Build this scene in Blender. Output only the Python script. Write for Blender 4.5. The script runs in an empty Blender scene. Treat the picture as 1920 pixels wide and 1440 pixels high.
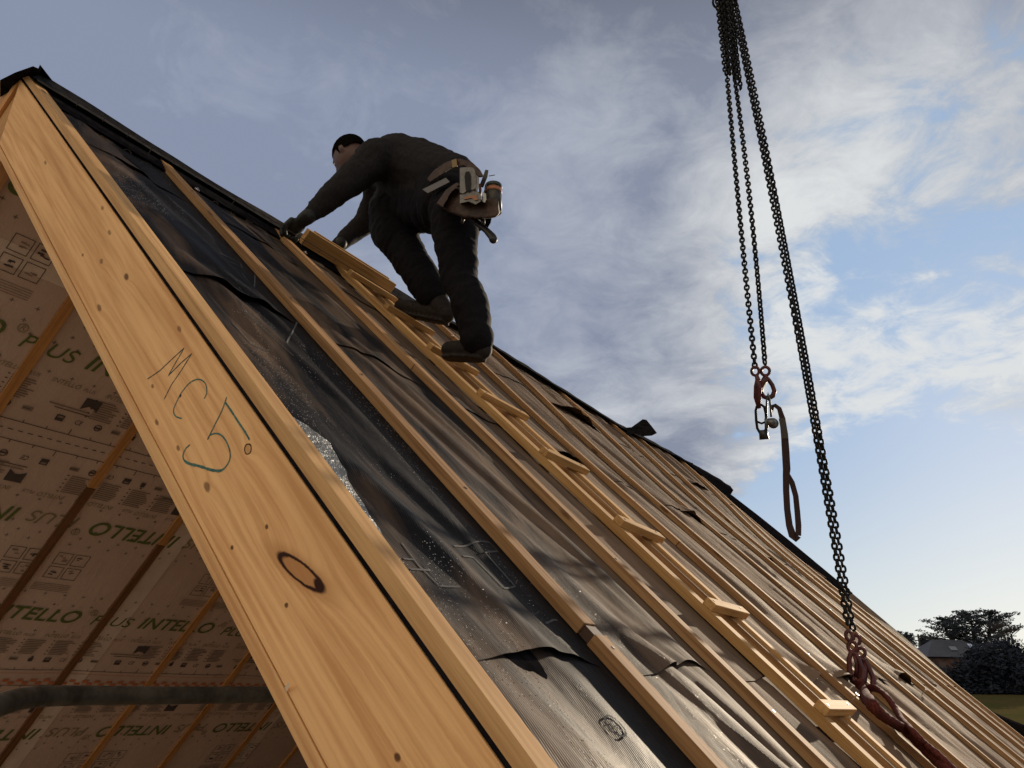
import bpy, bmesh, math, random
from mathutils import Vector, Matrix, noise
random.seed(7)
SC = bpy.context.scene
COL = SC.collection
EYE = 5.2                       # camera height above the ground at the foot of the house
F_PX = 1431.24
# axes of the near roof slope: DN down the slope, AL along the ridge, NR out of the roof
AL = Vector((0.5572466, 0.8303470, 0.0)).normalized()
DN = Vector((0.5980419, -0.4013464, -0.6937341)).normalized()
NR = Vector((0.5760400, -0.3865810, 0.7202313)).normalized()
CAMR = Matrix(((0.999738161, -0.0228825155, 0.0),
               (-0.00843438, -0.368498463, -0.929590095),
               (0.0212713598, 0.929346692, -0.368594975)))
RF = Matrix(((DN.x, AL.x, NR.x, 0), (DN.y, AL.y, NR.y, 0), (DN.z, AL.z, NR.z, EYE), (0, 0, 0, 1)))
ID = Matrix.Identity(4)

def ray(px, py):
    return (CAMR @ Vector((px - 960, -(py - 720), -F_PX))).normalized()
def at_u(px, py, u):            # point on the plane at distance u along the ridge -> roof frame (v,u,n)
    r = ray(px, py); X = r * (u / r.dot(AL))
    return Vector((X.dot(DN), u, X.dot(NR)))
def at_n(px, py, n):
    r = ray(px, py); X = r * (n / r.dot(NR))
    return Vector((X.dot(DN), X.dot(AL), n))
def at_r(px, py, d):            # world point at range d
    return ray(px, py) * d + Vector((0, 0, EYE))
def opp(v, u, n):               # the same place on the other slope, mirrored about the ridge
    d = (v + 3.5) * 0.72023 + (n + 0.448) * 0.69374
    return Vector((v - 2 * d * 0.72023, u, n - 2 * d * 0.69374))

# ------------------------------------------------------------------ object helpers
def obj(name, me, mat=None, parent=None, frame=ID, smooth=False):
    o = bpy.data.objects.new(name, me); COL.objects.link(o)
    if parent is not None:
        o.parent = parent
        o.matrix_basis = parent_world(parent).inverted() @ frame
    else:
        o.matrix_basis = frame
    if mat is not None and not me.materials: me.materials.append(mat)
    if smooth:
        for p in me.polygons: p.use_smooth = True
    return o
def parent_world(o):
    m = o.matrix_basis.copy(); q = o.parent
    while q is not None:
        m = q.matrix_basis @ m; q = q.parent
    return m
def tag(o, label=None, cat=None, group=None, kind=None):
    if label: o['label'] = label
    if cat: o['category'] = cat
    if group: o['group'] = group
    if kind: o['kind'] = kind
    return o
def empty(name, loc, label, cat, group=None):
    o = bpy.data.objects.new(name, None); COL.objects.link(o); o.location = loc
    o.empty_display_size = .2
    o.matrix_basis = Matrix.Translation(Vector(loc))
    return tag(o, label, cat, group)
def mesh(name, vs, fs, smooth=False):
    me = bpy.data.meshes.new(name); me.from_pydata([tuple(v) for v in vs], [], fs); me.update()
    if smooth:
        for p in me.polygons: p.use_smooth = True
    return me
class MB:
    def __init__(s): s.v = []; s.f = []
    def add(s, vs, fs):
        k = len(s.v); s.v += [Vector(v) for v in vs]; s.f += [[i + k for i in f] for f in fs]
    def box(s, a, b, M=None):
        x0, y0, z0 = a; x1, y1, z1 = b
        vs = [Vector(p) for p in ((x0,y0,z0),(x1,y0,z0),(x1,y1,z0),(x0,y1,z0),(x0,y0,z1),(x1,y0,z1),(x1,y1,z1),(x0,y1,z1))]
        if M: vs = [M @ p for p in vs]
        s.add(vs, [(0,3,2,1),(4,5,6,7),(0,1,5,4),(1,2,6,5),(2,3,7,6),(3,0,4,7)])
    def prism(s, pts, fn, d0, d1):      # polygon pts (a,b) -> fn(a,b,d)
        k = len(pts)
        vs = [fn(a, b, d0) for a, b in pts] + [fn(a, b, d1) for a, b in pts]
        s.add(vs, [list(range(k))[::-1], list(range(k, 2*k))] + [[i, (i+1) % k, k + (i+1) % k, k + i] for i in range(k)])
    def tube(s, pts, r, seg=8, closed=False, cap=True, flat=1.0):
        pts = [Vector(p) for p in pts]; n = len(pts); vs = []; up = None
        for i, p in enumerate(pts):
            if closed: t = pts[(i+1) % n] - pts[i-1]
            else: t = pts[min(i+1, n-1)] - pts[max(i-1, 0)]
            t.normalize()
            if up is None:
                up = t.orthogonal().normalized()
            up = (up - t * up.dot(t)).normalized(); sd = t.cross(up)
            rr = r[i] if isinstance(r, (list, tuple)) else r
            for k in range(seg):
                a = 2 * math.pi * k / seg
                vs.append(p + up * math.cos(a) * rr * flat + sd * math.sin(a) * rr)
        fs = []
        m = n if closed else n - 1
        for i in range(m):
            j = (i + 1) % n
            for k in range(seg):
                fs.append((i*seg+k, i*seg+(k+1) % seg, j*seg+(k+1) % seg, j*seg+k))
        if cap and not closed:
            fs.append(list(range(seg))[::-1]); fs.append([(n-1)*seg+k for k in range(seg)])
        s.add(vs, fs)
    def ell(s, c, r, R=None, seg=14, rings=9):
        c = Vector(c); vs = []; fs = []
        for i in range(rings + 1):
            th = math.pi * i / rings
            for k in range(seg):
                a = 2 * math.pi * k / seg
                p = Vector((r[0]*math.sin(th)*math.cos(a), r[1]*math.sin(th)*math.sin(a), r[2]*math.cos(th)))
                if R: p = R @ p
                vs.append(c + p)
        for i in range(rings):
            for k in range(seg):
                fs.append((i*seg+k, i*seg+(k+1) % seg, (i+1)*seg+(k+1) % seg, (i+1)*seg+k))
        s.add(vs, fs)
    def cap(s, p0, r0, p1, r1, seg=14):     # tapered capsule
        p0 = Vector(p0); p1 = Vector(p1); t = (p1 - p0); L = t.length
        if L < 1e-6: return
        t.normalize(); n = 7
        pts = []; rs = []
        for i in range(5):
            a = math.pi / 2 * (1 - i / 4); pts.append(p0 - t * r0 * math.sin(a)); rs.append(max(r0 * math.cos(a), 1e-4))
        for i in range(1, n):
            pts.append(p0 + t * L * i / n); rs.append(r0 + (r1 - r0) * i / n)
        for i in range(5):
            a = math.pi / 2 * i / 4; pts.append(p1 + t * r1 * math.sin(a)); rs.append(max(r1 * math.cos(a), 1e-4))
        s.tube(pts, rs, seg)
    def mesh(s, name, smooth=False): return mesh(name, s.v, s.f, smooth)
    def build(s, name, mat, parent=None, frame=ID, smooth=False, bevel=0):
        me = s.mesh(name, smooth)
        if bevel:
            bm = bmesh.new(); bm.from_mesh(me)
            bmesh.ops.bevel(bm, geom=[e for e in bm.edges if len(e.link_faces) == 2 and e.calc_face_angle(0) > .5], offset=bevel, segments=1, affect='EDGES')
            bm.to_mesh(me); bm.free()
        return obj(name, me, mat, parent, frame)
def remeshed(name, mb, voxel, smooth_it=4):
    me = mb.mesh(name); o = bpy.data.objects.new('tmp', me); COL.objects.link(o)
    m = o.modifiers.new('r', 'REMESH'); m.mode = 'VOXEL'; m.voxel_size = voxel; m.use_smooth_shade = True
    if smooth_it:
        s = o.modifiers.new('s', 'SMOOTH'); s.iterations = smooth_it; s.factor = .5
    dg = bpy.context.evaluated_depsgraph_get(); dg.update()
    out = bpy.data.meshes.new_from_object(o.evaluated_get(dg)); out.name = name
    bpy.data.objects.remove(o); bpy.data.meshes.remove(me)
    out.materials.clear()
    for p in out.polygons: p.use_smooth = True
    return out

def displace(me, fn):
    n = len(me.vertices); co = [0.] * (3 * n); me.vertices.foreach_get('co', co)
    no = [0.] * (3 * n); me.vertices.foreach_get('normal', no)
    for i in range(n):
        c = Vector(co[3*i:3*i+3]); d = fn(c)
        for k in range(3): co[3*i+k] += no[3*i+k] * d
    me.vertices.foreach_set('co', co); me.update()

# ------------------------------------------------------------------ materials
def newmat(name):
    m = bpy.data.materials.new(name); m.use_nodes = True; nt = m.node_tree
    b = nt.nodes['Principled BSDF']; return m, nt, b
def N(nt, t, **kw):
    n = nt.nodes.new(t)
    for k, v in kw.items():
        if k.startswith('i_'):
            n.inputs[int(k[2:])].default_value = v
        elif k.startswith('s_'):
            n.inputs[k[2:].replace('_', ' ')].default_value = v
        else: setattr(n, k, v)
    return n
def math_(nt, op, a, b=None, c=None, clamp=False):
    n = nt.nodes.new('ShaderNodeMath'); n.operation = op; n.use_clamp = clamp
    for i, x in enumerate((a, b, c)):
        if x is None: continue
        if isinstance(x, (int, float)): n.inputs[i].default_value = x
        else: nt.links.new(x, n.inputs[i])
    return n.outputs[0]
def mix(nt, fac, a, b, mode='MIX'):
    n = nt.nodes.new('ShaderNodeMix'); n.data_type = 'RGBA'; n.blend_type = mode; n.clamp_factor = True
    for s, x in ((n.inputs[0], fac), (n.inputs[6], a), (n.inputs[7], b)):
        if isinstance(x, (int, float)): s.default_value = x
        elif isinstance(x, tuple): s.default_value = (x + (1,))[:4]
        else: nt.links.new(x, s)
    return n.outputs[2]
def maprange(nt, x, a, b, c=0., d=1., smooth=True):
    n = nt.nodes.new('ShaderNodeMapRange'); n.interpolation_type = 'SMOOTHSTEP' if smooth else 'LINEAR'
    nt.links.new(x, n.inputs[0])
    for i, q in enumerate((a, b, c, d)): n.inputs[i+1].default_value = q
    return n.outputs[0]
def coords(nt, scale=(1,1,1), rot=(0,0,0), loc=(0,0,0), kind='Object'):
    tc = nt.nodes.new('ShaderNodeTexCoord'); mp = nt.nodes.new('ShaderNodeMapping')
    mp.inputs['Scale'].default_value = scale; mp.inputs['Rotation'].default_value = rot; mp.inputs['Location'].default_value = loc
    nt.links.new(tc.outputs[kind], mp.inputs[0]); return mp.outputs[0]
def noise_(nt, vec, scale, detail=4, rough=.55, dist=0., out='Fac'):
    n = nt.nodes.new('ShaderNodeTexNoise'); n.inputs['Scale'].default_value = scale; n.inputs['Detail'].default_value = detail
    n.inputs['Roughness'].default_value = rough; n.inputs['Distortion'].default_value = dist
    if vec is not None: nt.links.new(vec, n.inputs['Vector'])
    return n.outputs[out]
def bump(nt, h, strength, dist, prev=None):
    n = nt.nodes.new('ShaderNodeBump'); n.inputs['Strength'].default_value = strength; n.inputs['Distance'].default_value = dist
    nt.links.new(h, n.inputs['Height'])
    if prev is not None: nt.links.new(prev, n.inputs['Normal'])
    return n.outputs[0]
def simple(name, col, rough=.6, metal=0., nscale=0, nmix=.3, spec=.5, bmp=0.):
    m, nt, b = newmat(name)
    b.inputs['Roughness'].default_value = rough; b.inputs['Metallic'].default_value = metal
    b.inputs['Specular IOR Level'].default_value = spec
    if nscale:
        f = noise_(nt, coords(nt), nscale, 6, .6)
        f2 = maprange(nt, f, .3, .7)
        c = mix(nt, f2, tuple(x * (1 - nmix) for x in col), tuple(min(1, x * (1 + nmix)) for x in col))
        nt.links.new(c, b.inputs['Base Color'])
        if bmp: nt.links.new(bump(nt, f, .6, bmp), b.inputs['Normal'])
    else: b.inputs['Base Color'].default_value = col + (1,)
    return m

def wood(name, light, dark, axis=0, rough=.62, knots=(), speck=.35):
    m, nt, b = newmat(name)
    oi = nt.nodes.new('ShaderNodeObjectInfo')
    tc = nt.nodes.new('ShaderNodeTexCoord')
    base = tc.outputs['Object']
    if knots:
        wn = N(nt, 'ShaderNodeTexNoise'); wn.inputs['Scale'].default_value = 90; wn.inputs['Detail'].default_value = 4; nt.links.new(base, wn.inputs['Vector'])
        wm = N(nt, 'ShaderNodeVectorMath', operation='MULTIPLY_ADD'); nt.links.new(wn.outputs['Color'], wm.inputs[0]); wm.inputs[1].default_value = (.0036, 0, .0036); nt.links.new(base, wm.inputs[2])
        w2 = N(nt, 'ShaderNodeVectorMath', operation='SUBTRACT'); nt.links.new(wm.outputs[0], w2.inputs[0]); w2.inputs[1].default_value = (.0018, 0, .0018); base = w2.outputs[0]
    # bend the grain round the knots
    heat = None
    if knots:
        warp = None
        for (kx, kz, rx, rz, strength) in knots:
            s = N(nt, 'ShaderNodeVectorMath', operation='SUBTRACT'); nt.links.new(base, s.inputs[0]); s.inputs[1].default_value = (kx, 0, kz)
            if rx > .03:
                rt = N(nt, 'ShaderNodeVectorRotate', rotation_type='Y_AXIS'); nt.links.new(s.outputs[0], rt.inputs['Vector']); rt.inputs['Angle'].default_value = KANG; s = rt
            ml = N(nt, 'ShaderNodeVectorMath', operation='MULTIPLY'); nt.links.new(s.outputs[0], ml.inputs[0]); ml.inputs[1].default_value = (1/rx, 0, 1/rz)
            ln = N(nt, 'ShaderNodeVectorMath', operation='LENGTH'); nt.links.new(ml.outputs[0], ln.inputs[0])
            d = ln.outputs['Value']
            if rz > .006:
                g = math_(nt, 'DIVIDE', 1.0, math_(nt, 'ADD', 1.0, math_(nt, 'MULTIPLY', math_(nt, 'MULTIPLY', d, d), .25)))
                g = math_(nt, 'MULTIPLY', g, rz * 2.0)
                warp = g if warp is None else math_(nt, 'ADD', warp, g)
            core = maprange(nt, d, 1.15, .8, 0, strength)
            ring = maprange(nt, d, 1.25, .55) if rz < .0075 or strength > 1.2 else math_(nt, 'MULTIPLY', maprange(nt, d, .76, .92), maprange(nt, d, 1.26, 1.04), None)
            if rz > .012: halo = maprange(nt, d, 2.3, .9, 0, .6)
            heat = (core, ring, strength) if heat is None else (math_(nt, 'MAXIMUM', heat[0], core), math_(nt, 'MAXIMUM', heat[1], math_(nt, 'MULTIPLY', ring, strength)), 1)
        cmb = N(nt, 'ShaderNodeCombineXYZ'); nt.links.new(warp, cmb.inputs[2])
        ad = N(nt, 'ShaderNodeVectorMath', operation='ADD'); nt.links.new(base, ad.inputs[0]); nt.links.new(cmb.outputs[0], ad.inputs[1])
        base = ad.outputs[0]
    off = N(nt, 'ShaderNodeVectorMath', operation='MULTIPLY_ADD'); nt.links.new(oi.outputs['Random'], off.inputs[0])
    off.inputs[1].default_value = (7, 5, 3); nt.links.new(base, off.inputs[2])
    sc = [70., 70., 70.]; sc[axis] = 2.0
    mp = N(nt, 'ShaderNodeMapping'); mp.inputs['Scale'].default_value = sc; nt.links.new(off.outputs[0], mp.inputs[0])
    g1 = noise_(nt, mp.outputs[0], 1.0, 5, .6, .35)
    sc2 = [260., 260., 260.]; sc2[axis] = 9.
    mp2 = N(nt, 'ShaderNodeMapping'); mp2.inputs['Scale'].default_value = sc2; nt.links.new(off.outputs[0], mp2.inputs[0])
    g2 = noise_(nt, mp2.outputs[0], 1.0, 3, .6)
    sc3 = [7., 7., 7.]; sc3[axis] = 1.1
    mp3 = N(nt, 'ShaderNodeMapping'); mp3.inputs['Scale'].default_value = sc3; nt.links.new(off.outputs[0], mp3.inputs[0])
    g3 = noise_(nt, mp3.outputs[0], 1.0, 3, .5)
    c = mix(nt, maprange(nt, g1, .35, .72), light, dark)
    c = mix(nt, maprange(nt, g2, .5, .85, 0, speck), c, tuple(x * .55 for x in dark))
    c = mix(nt, maprange(nt, g3, .45, .8, 0, .5), c, tuple(x * .8 for x in dark))
    # random small knots / stains
    vo = N(nt, 'ShaderNodeTexVoronoi'); scv = [9., 9., 9.]; scv[axis] = 2.4
    mpv = N(nt, 'ShaderNodeMapping'); mpv.inputs['Scale'].default_value = scv; nt.links.new(off.outputs[0], mpv.inputs[0])
    nt.links.new(mpv.outputs[0], vo.inputs['Vector']); vo.inputs['Scale'].default_value = 1.
    if not knots:
        c = mix(nt, maprange(nt, vo.outputs['Distance'], .11, .05, 0, .75), c, (.10, .045, .02))
    if heat:
        c = mix(nt, halo, c, (.42, .19, .07))
        c = mix(nt, math_(nt, 'MULTIPLY', heat[0], .55), c, (.40, .19, .07))
        c = mix(nt, math_(nt, 'MINIMUM', heat[1], 1.0), c, (.035, .012, .008))
    rnd = maprange(nt, oi.outputs['Random'], 0, 1, .86, 1.1, False)
    hs = N(nt, 'ShaderNodeHueSaturation'); nt.links.new(rnd, hs.inputs['Value']); nt.links.new(c, hs.inputs['Color'])
    nt.links.new(hs.outputs[0], b.inputs['Base Color'])
    b.inputs['Roughness'].default_value = rough + .12; b.inputs['Specular IOR Level'].default_value = .12
    nt.links.new(bump(nt, g2, .25, .001, bump(nt, g1, .3, .002)), b.inputs['Normal'])
    return m

KANG = .27
# knots on the gable rafter face, roof frame (v, n, radii, strength)
KN = []
def knot(px, py, rv, rn, s=1.0):
    p = at_u(px, py, .84); KN.append((p.x, p.z, rv * (1.3 if rn < .008 else 1), rn * (1.3 if rn < .008 else 1), s))
knot(563, 1072, .060, .0130, 1.0); knot(465, 842, .0085, .0065, 1); knot(388, 913, .011, .0057, .6)
knot(186, 577, .014, .0050, .6); knot(237, 519, .012, .0055, .75); knot(336, 617, .010, .004, .5); knot(294, 792, .008, .0035, .6)
knot(334, 840, .007, .003, .6); knot(160, 650, .010, .003, .5); knot(286, 724, .006, .003, .6); knot(205, 436, .011, .004, .5)
knot(192, 390, .009, .004, .5); knot(155, 478, .006, .003, .6); knot(85, 305, .012, .004, .5); knot(190, 490, .010, .005, .5)
knot(338, 742, .004, .003, .9); knot(500, 988, .004, .003, .8); knot(435, 1027, .004, .003, .8); knot(537, 1135, .004, .003, .8); knot(745, 1420, .005, .004, .8)
knot(598, 1098, .016, .0085, 1.3); knot(455, 1020, .0, .0, 0) if False else None
M_RAFTER = wood('pine_rafter', (.82, .50, .235), (.60, .31, .13), 0, .6, KN, .12)
M_BATTEN = wood('pine_batten', (.46, .27, .13), (.24, .125, .055), 0)
M_VERGE = wood('verge_batten_pine', (.70, .43, .20), (.47, .26, .11), 0)
M_LADDER = wood('yellow_pine', (.56, .34, .14), (.36, .19, .07), 0)
M_RUNG = wood('yellow_pine_rung', (.55, .34, .14), (.38, .20, .075), 1)
M_CLATH = wood('ceiling_lath_wood', (.66, .34, .12), (.48, .22, .075), 2)

def mat_membrane(name, base=(.011, .0108, .0125), lit_dust=(.205, .135, .088), wet=True):
    m, nt, b = newmat(name)
    co = coords(nt)
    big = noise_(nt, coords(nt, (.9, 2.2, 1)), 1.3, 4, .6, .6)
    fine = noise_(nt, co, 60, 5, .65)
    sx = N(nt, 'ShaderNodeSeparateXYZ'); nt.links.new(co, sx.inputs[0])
    far = maprange(nt, sx.outputs[1], 1.36, 2.9, 0, .66)  # tan of the sunlit far bays mixed into the colour
    down = maprange(nt, sx.outputs[0], -2.6, -.3, 0, .30)  # upper slope kept dark in colour, standing in for cast shade
    lit_dst = math_(nt, 'ADD', math_(nt, 'ADD', far, down), math_(nt, 'MULTIPLY', maprange(nt, big, .38, .62), .22), None)
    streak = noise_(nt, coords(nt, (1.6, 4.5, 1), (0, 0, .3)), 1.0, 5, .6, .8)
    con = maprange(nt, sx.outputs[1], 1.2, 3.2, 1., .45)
    side = math_(nt, 'MULTIPLY', maprange(nt, math_(nt, 'ADD', sx.outputs[1], math_(nt, 'MULTIPLY', big, .12)), 1.18, 1.30), maprange(nt, sx.outputs[1], 1.40, 1.36))  # darker band left of the second batten paints its shadow
    lit_dst = math_(nt, 'SUBTRACT', lit_dst, math_(nt, 'MULTIPLY', side, .6))
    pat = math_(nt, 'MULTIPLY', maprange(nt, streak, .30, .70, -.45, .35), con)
    lit_dst = math_(nt, 'ADD', lit_dst, pat, None, True)
    c = mix(nt, lit_dst, base, lit_dust)
    c = mix(nt, maprange(nt, fine, .45, .8, 0, .18), c, tuple(x * .45 for x in lit_dust))
    nt.links.new(c, b.inputs['Base Color'])
    # woven ribs, creases and wet droplets
    wv = N(nt, 'ShaderNodeTexWave'); wv.inputs['Scale'].default_value = 62; wv.bands_direction = 'Y'
    nt.links.new(coords(nt, (1, 1, 1), (0, 0, .12)), wv.inputs['Vector'])
    h1 = bump(nt, wv.outputs['Fac'], .28, .0012)
    cr = noise_(nt, coords(nt, (3.5, 9, 4), (0, 0, .3)), 1.0, 4, .5, .6)
    h2 = bump(nt, cr, .6, .014, h1)
    fz = noise_(nt, co, 420, 2, .6)
    h2 = bump(nt, fz, .35, .0012, h2)
    if wet:
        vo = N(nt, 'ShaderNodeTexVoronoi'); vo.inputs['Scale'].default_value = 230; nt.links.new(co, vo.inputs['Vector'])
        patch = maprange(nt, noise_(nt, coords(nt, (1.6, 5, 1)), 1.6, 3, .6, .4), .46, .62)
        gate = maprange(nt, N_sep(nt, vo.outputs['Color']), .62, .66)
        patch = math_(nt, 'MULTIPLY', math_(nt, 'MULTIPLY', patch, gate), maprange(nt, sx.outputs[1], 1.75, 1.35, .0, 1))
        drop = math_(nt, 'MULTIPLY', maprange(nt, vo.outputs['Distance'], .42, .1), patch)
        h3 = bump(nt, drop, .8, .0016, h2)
        glint = math_(nt, 'MULTIPLY', maprange(nt, drop, .25, .6), maprange(nt, N_sep(nt, vo.outputs['Color']), .74, .78))  # pale spots painted on some drops as sun sparkle
        nt.links.new(mix(nt, glint, c, (.50, .50, .50)), b.inputs['Base Color'])
        nt.links.new(h3, b.inputs['Normal'])
        r = maprange(nt, drop, .05, .3, .0, 1.0)
        rg = mix(nt, r, (.55, .55, .55), (.08, .08, .08))
        rr = N(nt, 'ShaderNodeSeparateColor'); nt.links.new(rg, rr.inputs[0])
        nt.links.new(math_(nt, 'MULTIPLY', rr.outputs[0], math_(nt, 'MULTIPLY', maprange(nt, big, .3, .7, .9, 1.15, False), maprange(nt, sx.outputs[1], 1.0, 2.4, 1.0, 1.5))), b.inputs['Roughness'])
    else:
        nt.links.new(h2, b.inputs['Normal']); b.inputs['Roughness'].default_value = .5
    b.inputs['Specular IOR Level'].default_value = .08
    return m
def N_sep(nt, col):
    s = N(nt, 'ShaderNodeSeparateColor'); nt.links.new(col, s.inputs[0]); return s.outputs[0]
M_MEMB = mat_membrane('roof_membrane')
M_BLACK = simple('black_membrane', (.012, .011, .013), 1., 0, 30, .4, .0, .001)
M_INNER = None
def mat_ceiling():
    m, nt, b = newmat('ceiling_membrane')
    co = coords(nt)
    f = noise_(nt, co, 1.7, 4, .6); g = noise_(nt, co, 160, 3, .7)
    c = mix(nt, maprange(nt, f, .3, .7), (.62, .46, .37), (.72, .55, .45))
    c = mix(nt, maprange(nt, g, .35, .75, 0, .25), c, (.46, .33, .27))
    nt.links.new(c, b.inputs['Base Color']); b.inputs['Roughness'].default_value = .6
    nt.links.new(bump(nt, noise_(nt, coords(nt, (2, 6, 2)), 3, 5, .65, .5), .35, .01), b.inputs['Normal'])
    return m
M_CEIL = mat_ceiling()
M_GREEN = simple('green_print', (.12, .165, .035), .6)
M_OLIVE = simple('faded_olive_print', (.30, .25, .14), .6)
M_INK = simple('black_print', (.085, .066, .062), .6)
M_GREYINK = simple('grey_print', (.30, .225, .18), .6)
M_TAPE = simple('joint_tape', (.78, .64, .54), .45, 0, 12, .08)
M_ORANGE = simple('orange_print', (.60, .20, .08), .6)
M_CRAYON = simple('green_crayon', (.035, .13, .105), .7, 0, 400, .7)
M_CRAYON_DK = simple('dark_crayon', (.02, .045, .04), .7, 0, 400, .6)
M_STEEL = simple('galvanised_steel', (.14, .15, .15), .42, .8, 25, .35, .5, .002)
M_TUBE = simple('scaffold_steel', (.11, .12, .115), .45, .55, 18, .45, .5, .003)
M_CHAIN = simple('black_chain_steel', (.008, .0078, .008), .65, .2, 60, .4, .3)
M_RED = simple('red_painted_hook', (.075, .012, .014), .5, .0, 40, .5)
M_WEB = simple('brown_webbing', (.034, .015, .015), .85, 0, 200, .35)
M_SLING = simple('red_round_sling', (.10, .022, .018), .9, 0, 130, .55, .3, .003)
M_NAIL = simple('zinc_nail', (.75, .75, .75), .22, 1.)

# ------------------------------------------------------------------ the unfinished house (roof frame: v, u, n)
hb = RF @ Vector((0, 0, 0))
def roof_w(v, u, n): return RF @ Vector((v, u, n))
apex = roof_w(-3.5, 4.7, -.448)
house = empty('unfinished_house', (apex.x, apex.y, 0), 'unfinished timber house with steep roof of black membrane and pale counter-battens', 'building')
HOUSE_Z = 3.73
def part(mb, name, mat, frame=RF, parent=None, **k): return mb.build(name, mat, parent or house, frame, **k)

# gable rafter: face in the plane u=.84, plumb cut at the ridge
def plumb(n): return -3.5 - (n + .448) * .69374 / .72023
def edge_plumb(n): return -3.5 + (-.448 - n) * .96
r_ = MB()
r_.prism([(-3.5, -.457), (1.72, -.457), (1.72, -.6725), (-3.5 + .2155 * .963, -.6725)], lambda v, n, u: Vector((v, u, n)), .840, .902)
raf = part(r_, 'rafter', M_RAFTER, bevel=.0015)
r_ = MB(); r_.prism([(-3.5 + .217 * .963, -.6745), (1.72, -.6745), (1.72, -.699), (-3.5 + .242 * .963, -.699)], lambda v, n, u: Vector((v, u, n)), .8385, .902)
part(r_, 'edge_lath', M_RAFTER, bevel=.001)
# far-slope gable rafter
r_ = MB(); r_.prism([(-3.5, -.457), (1.72, -.457), (1.72, -.699), (-3.5 + .242 * .963, -.699)], lambda v, n, u: opp(v, u, n), .852, .902)
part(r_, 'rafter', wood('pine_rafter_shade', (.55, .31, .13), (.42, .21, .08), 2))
r_ = MB(); r_.prism([(-3.49, -.449), (1.72, -.449), (1.72, -.41), (-3.49, -.41)], lambda v, n, u: opp(v, u, n), .840, .885)
part(r_, 'counter_batten', M_CLATH)

r_ = MB(); bp = [(-160, 240), (-60, 175), (8, 149), (23, 157), (31, 150), (24, 230), (2, 300), (-160, 560)]
bp2 = [at_u(x, y, .853) for x, y in bp]
r_.prism([(p.x, p.z) for p in bp2], lambda v, n, u: Vector((v, u, n)), .853, .900)
part(r_, 'rafter', wood('pine_rafter_end', (.52, .29, .13), (.42, .21, .09), 2))
def ridge_n(u):
    T = [(.84, -.405), (1.7, -.418), (2.1, -.405), (3.0, -.385), (3.8, -.362), (5.8, -.365), (6.5, -.332), (7.3, -.310), (8.2, -.285), (8.7, -.285)]
    for (a, x), (b, y) in zip(T, T[1:]):
        if u <= b: return x + (y - x) * (max(u, a) - a) / (b - a)
    return -.285
def lift(u, v):                  # the roof swells slightly towards the ridge along its far part
    t = min(1, max(0, (-2.1 - v) / 1.35)); g = min(1, max(0, (u - 2.75) / .5))
    g *= 1 - .8 * min(1, max(0, (u - 7.2) / 1.1))
    return max(0., ridge_n(u) + .418) * g * t * t * (3 - 2 * t)
# counter-battens (width, top at -.42, bottom at -.448)
BT = [(.840, .884), (1.353, 1.400), (1.960, 2.004), (2.566, 2.608), (3.150, 3.192), (3.770, 3.812), (4.745, 4.785), (5.610, 5.652), (6.140, 6.182), (7.110, 7.152), (7.640, 7.682), (8.300, 8.342)]
def batten_mesh(u0, u1, v0, v1, nb, nt, wob=.0):
    mb = MB(); n = 26; vs = []
    for i in range(n + 1):
        t = i / n; v = v0 + (v1 - v0) * t; d = wob * noise.noise(Vector((v * 1.3, u0 * 9, 3))); e = wob * .5 * noise.noise(Vector((v * 1.1, u0 * 9, 8))); lf = lift(u0, v)
        vs += [(v, u0 + d, nb + lf), (v, u1 + d, nb + lf), (v, u1 + d, nt + e + lf), (v, u0 + d, nt + e + lf)]
    fs = [(0, 3, 2, 1), (4*n, 4*n+1, 4*n+2, 4*n+3)]
    for i in range(n):
        for k in range(4):
            fs.append((4*i+k, 4*i+(k+1) % 4, 4*i+4+(k+1) % 4, 4*i+4+k))
    mb.add(vs, fs); return mb
for i, (a, b) in enumerate(BT):
    top = {0: -3.50, 1: -3.36, 2: -3.34}.get(i, -3.46)
    if i == 2:
        pieces = [(-3.345, -3.225), (-3.222, -2.03), (-2.026, 1.66)]
    elif i == 1: pieces = [(top, -.605), (-.575, 1.66)]
    elif i in (4, 6): pieces = [(top, -1.3), (-1.297, 1.66)]
    else: pieces = [(top, 1.66)]
    for (v0, v1) in pieces:
        mbt = batten_mesh(a, b, v0, v1, -.447, -.4205 if i != 6 else -.428, .004 if i else .001)
        part(mbt, 'counter_batten', M_BATTEN if i else M_VERGE, bevel=.0012)
# short offcut that closes the gap between two lengths of batten
mbt = MB(); mbt.box((-.603, 1.358, -.446), (-.577, 1.398, -.424)); part(mbt, 'batten_splice', simple('burnt_wood', (.06, .03, .018), .7))

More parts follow.
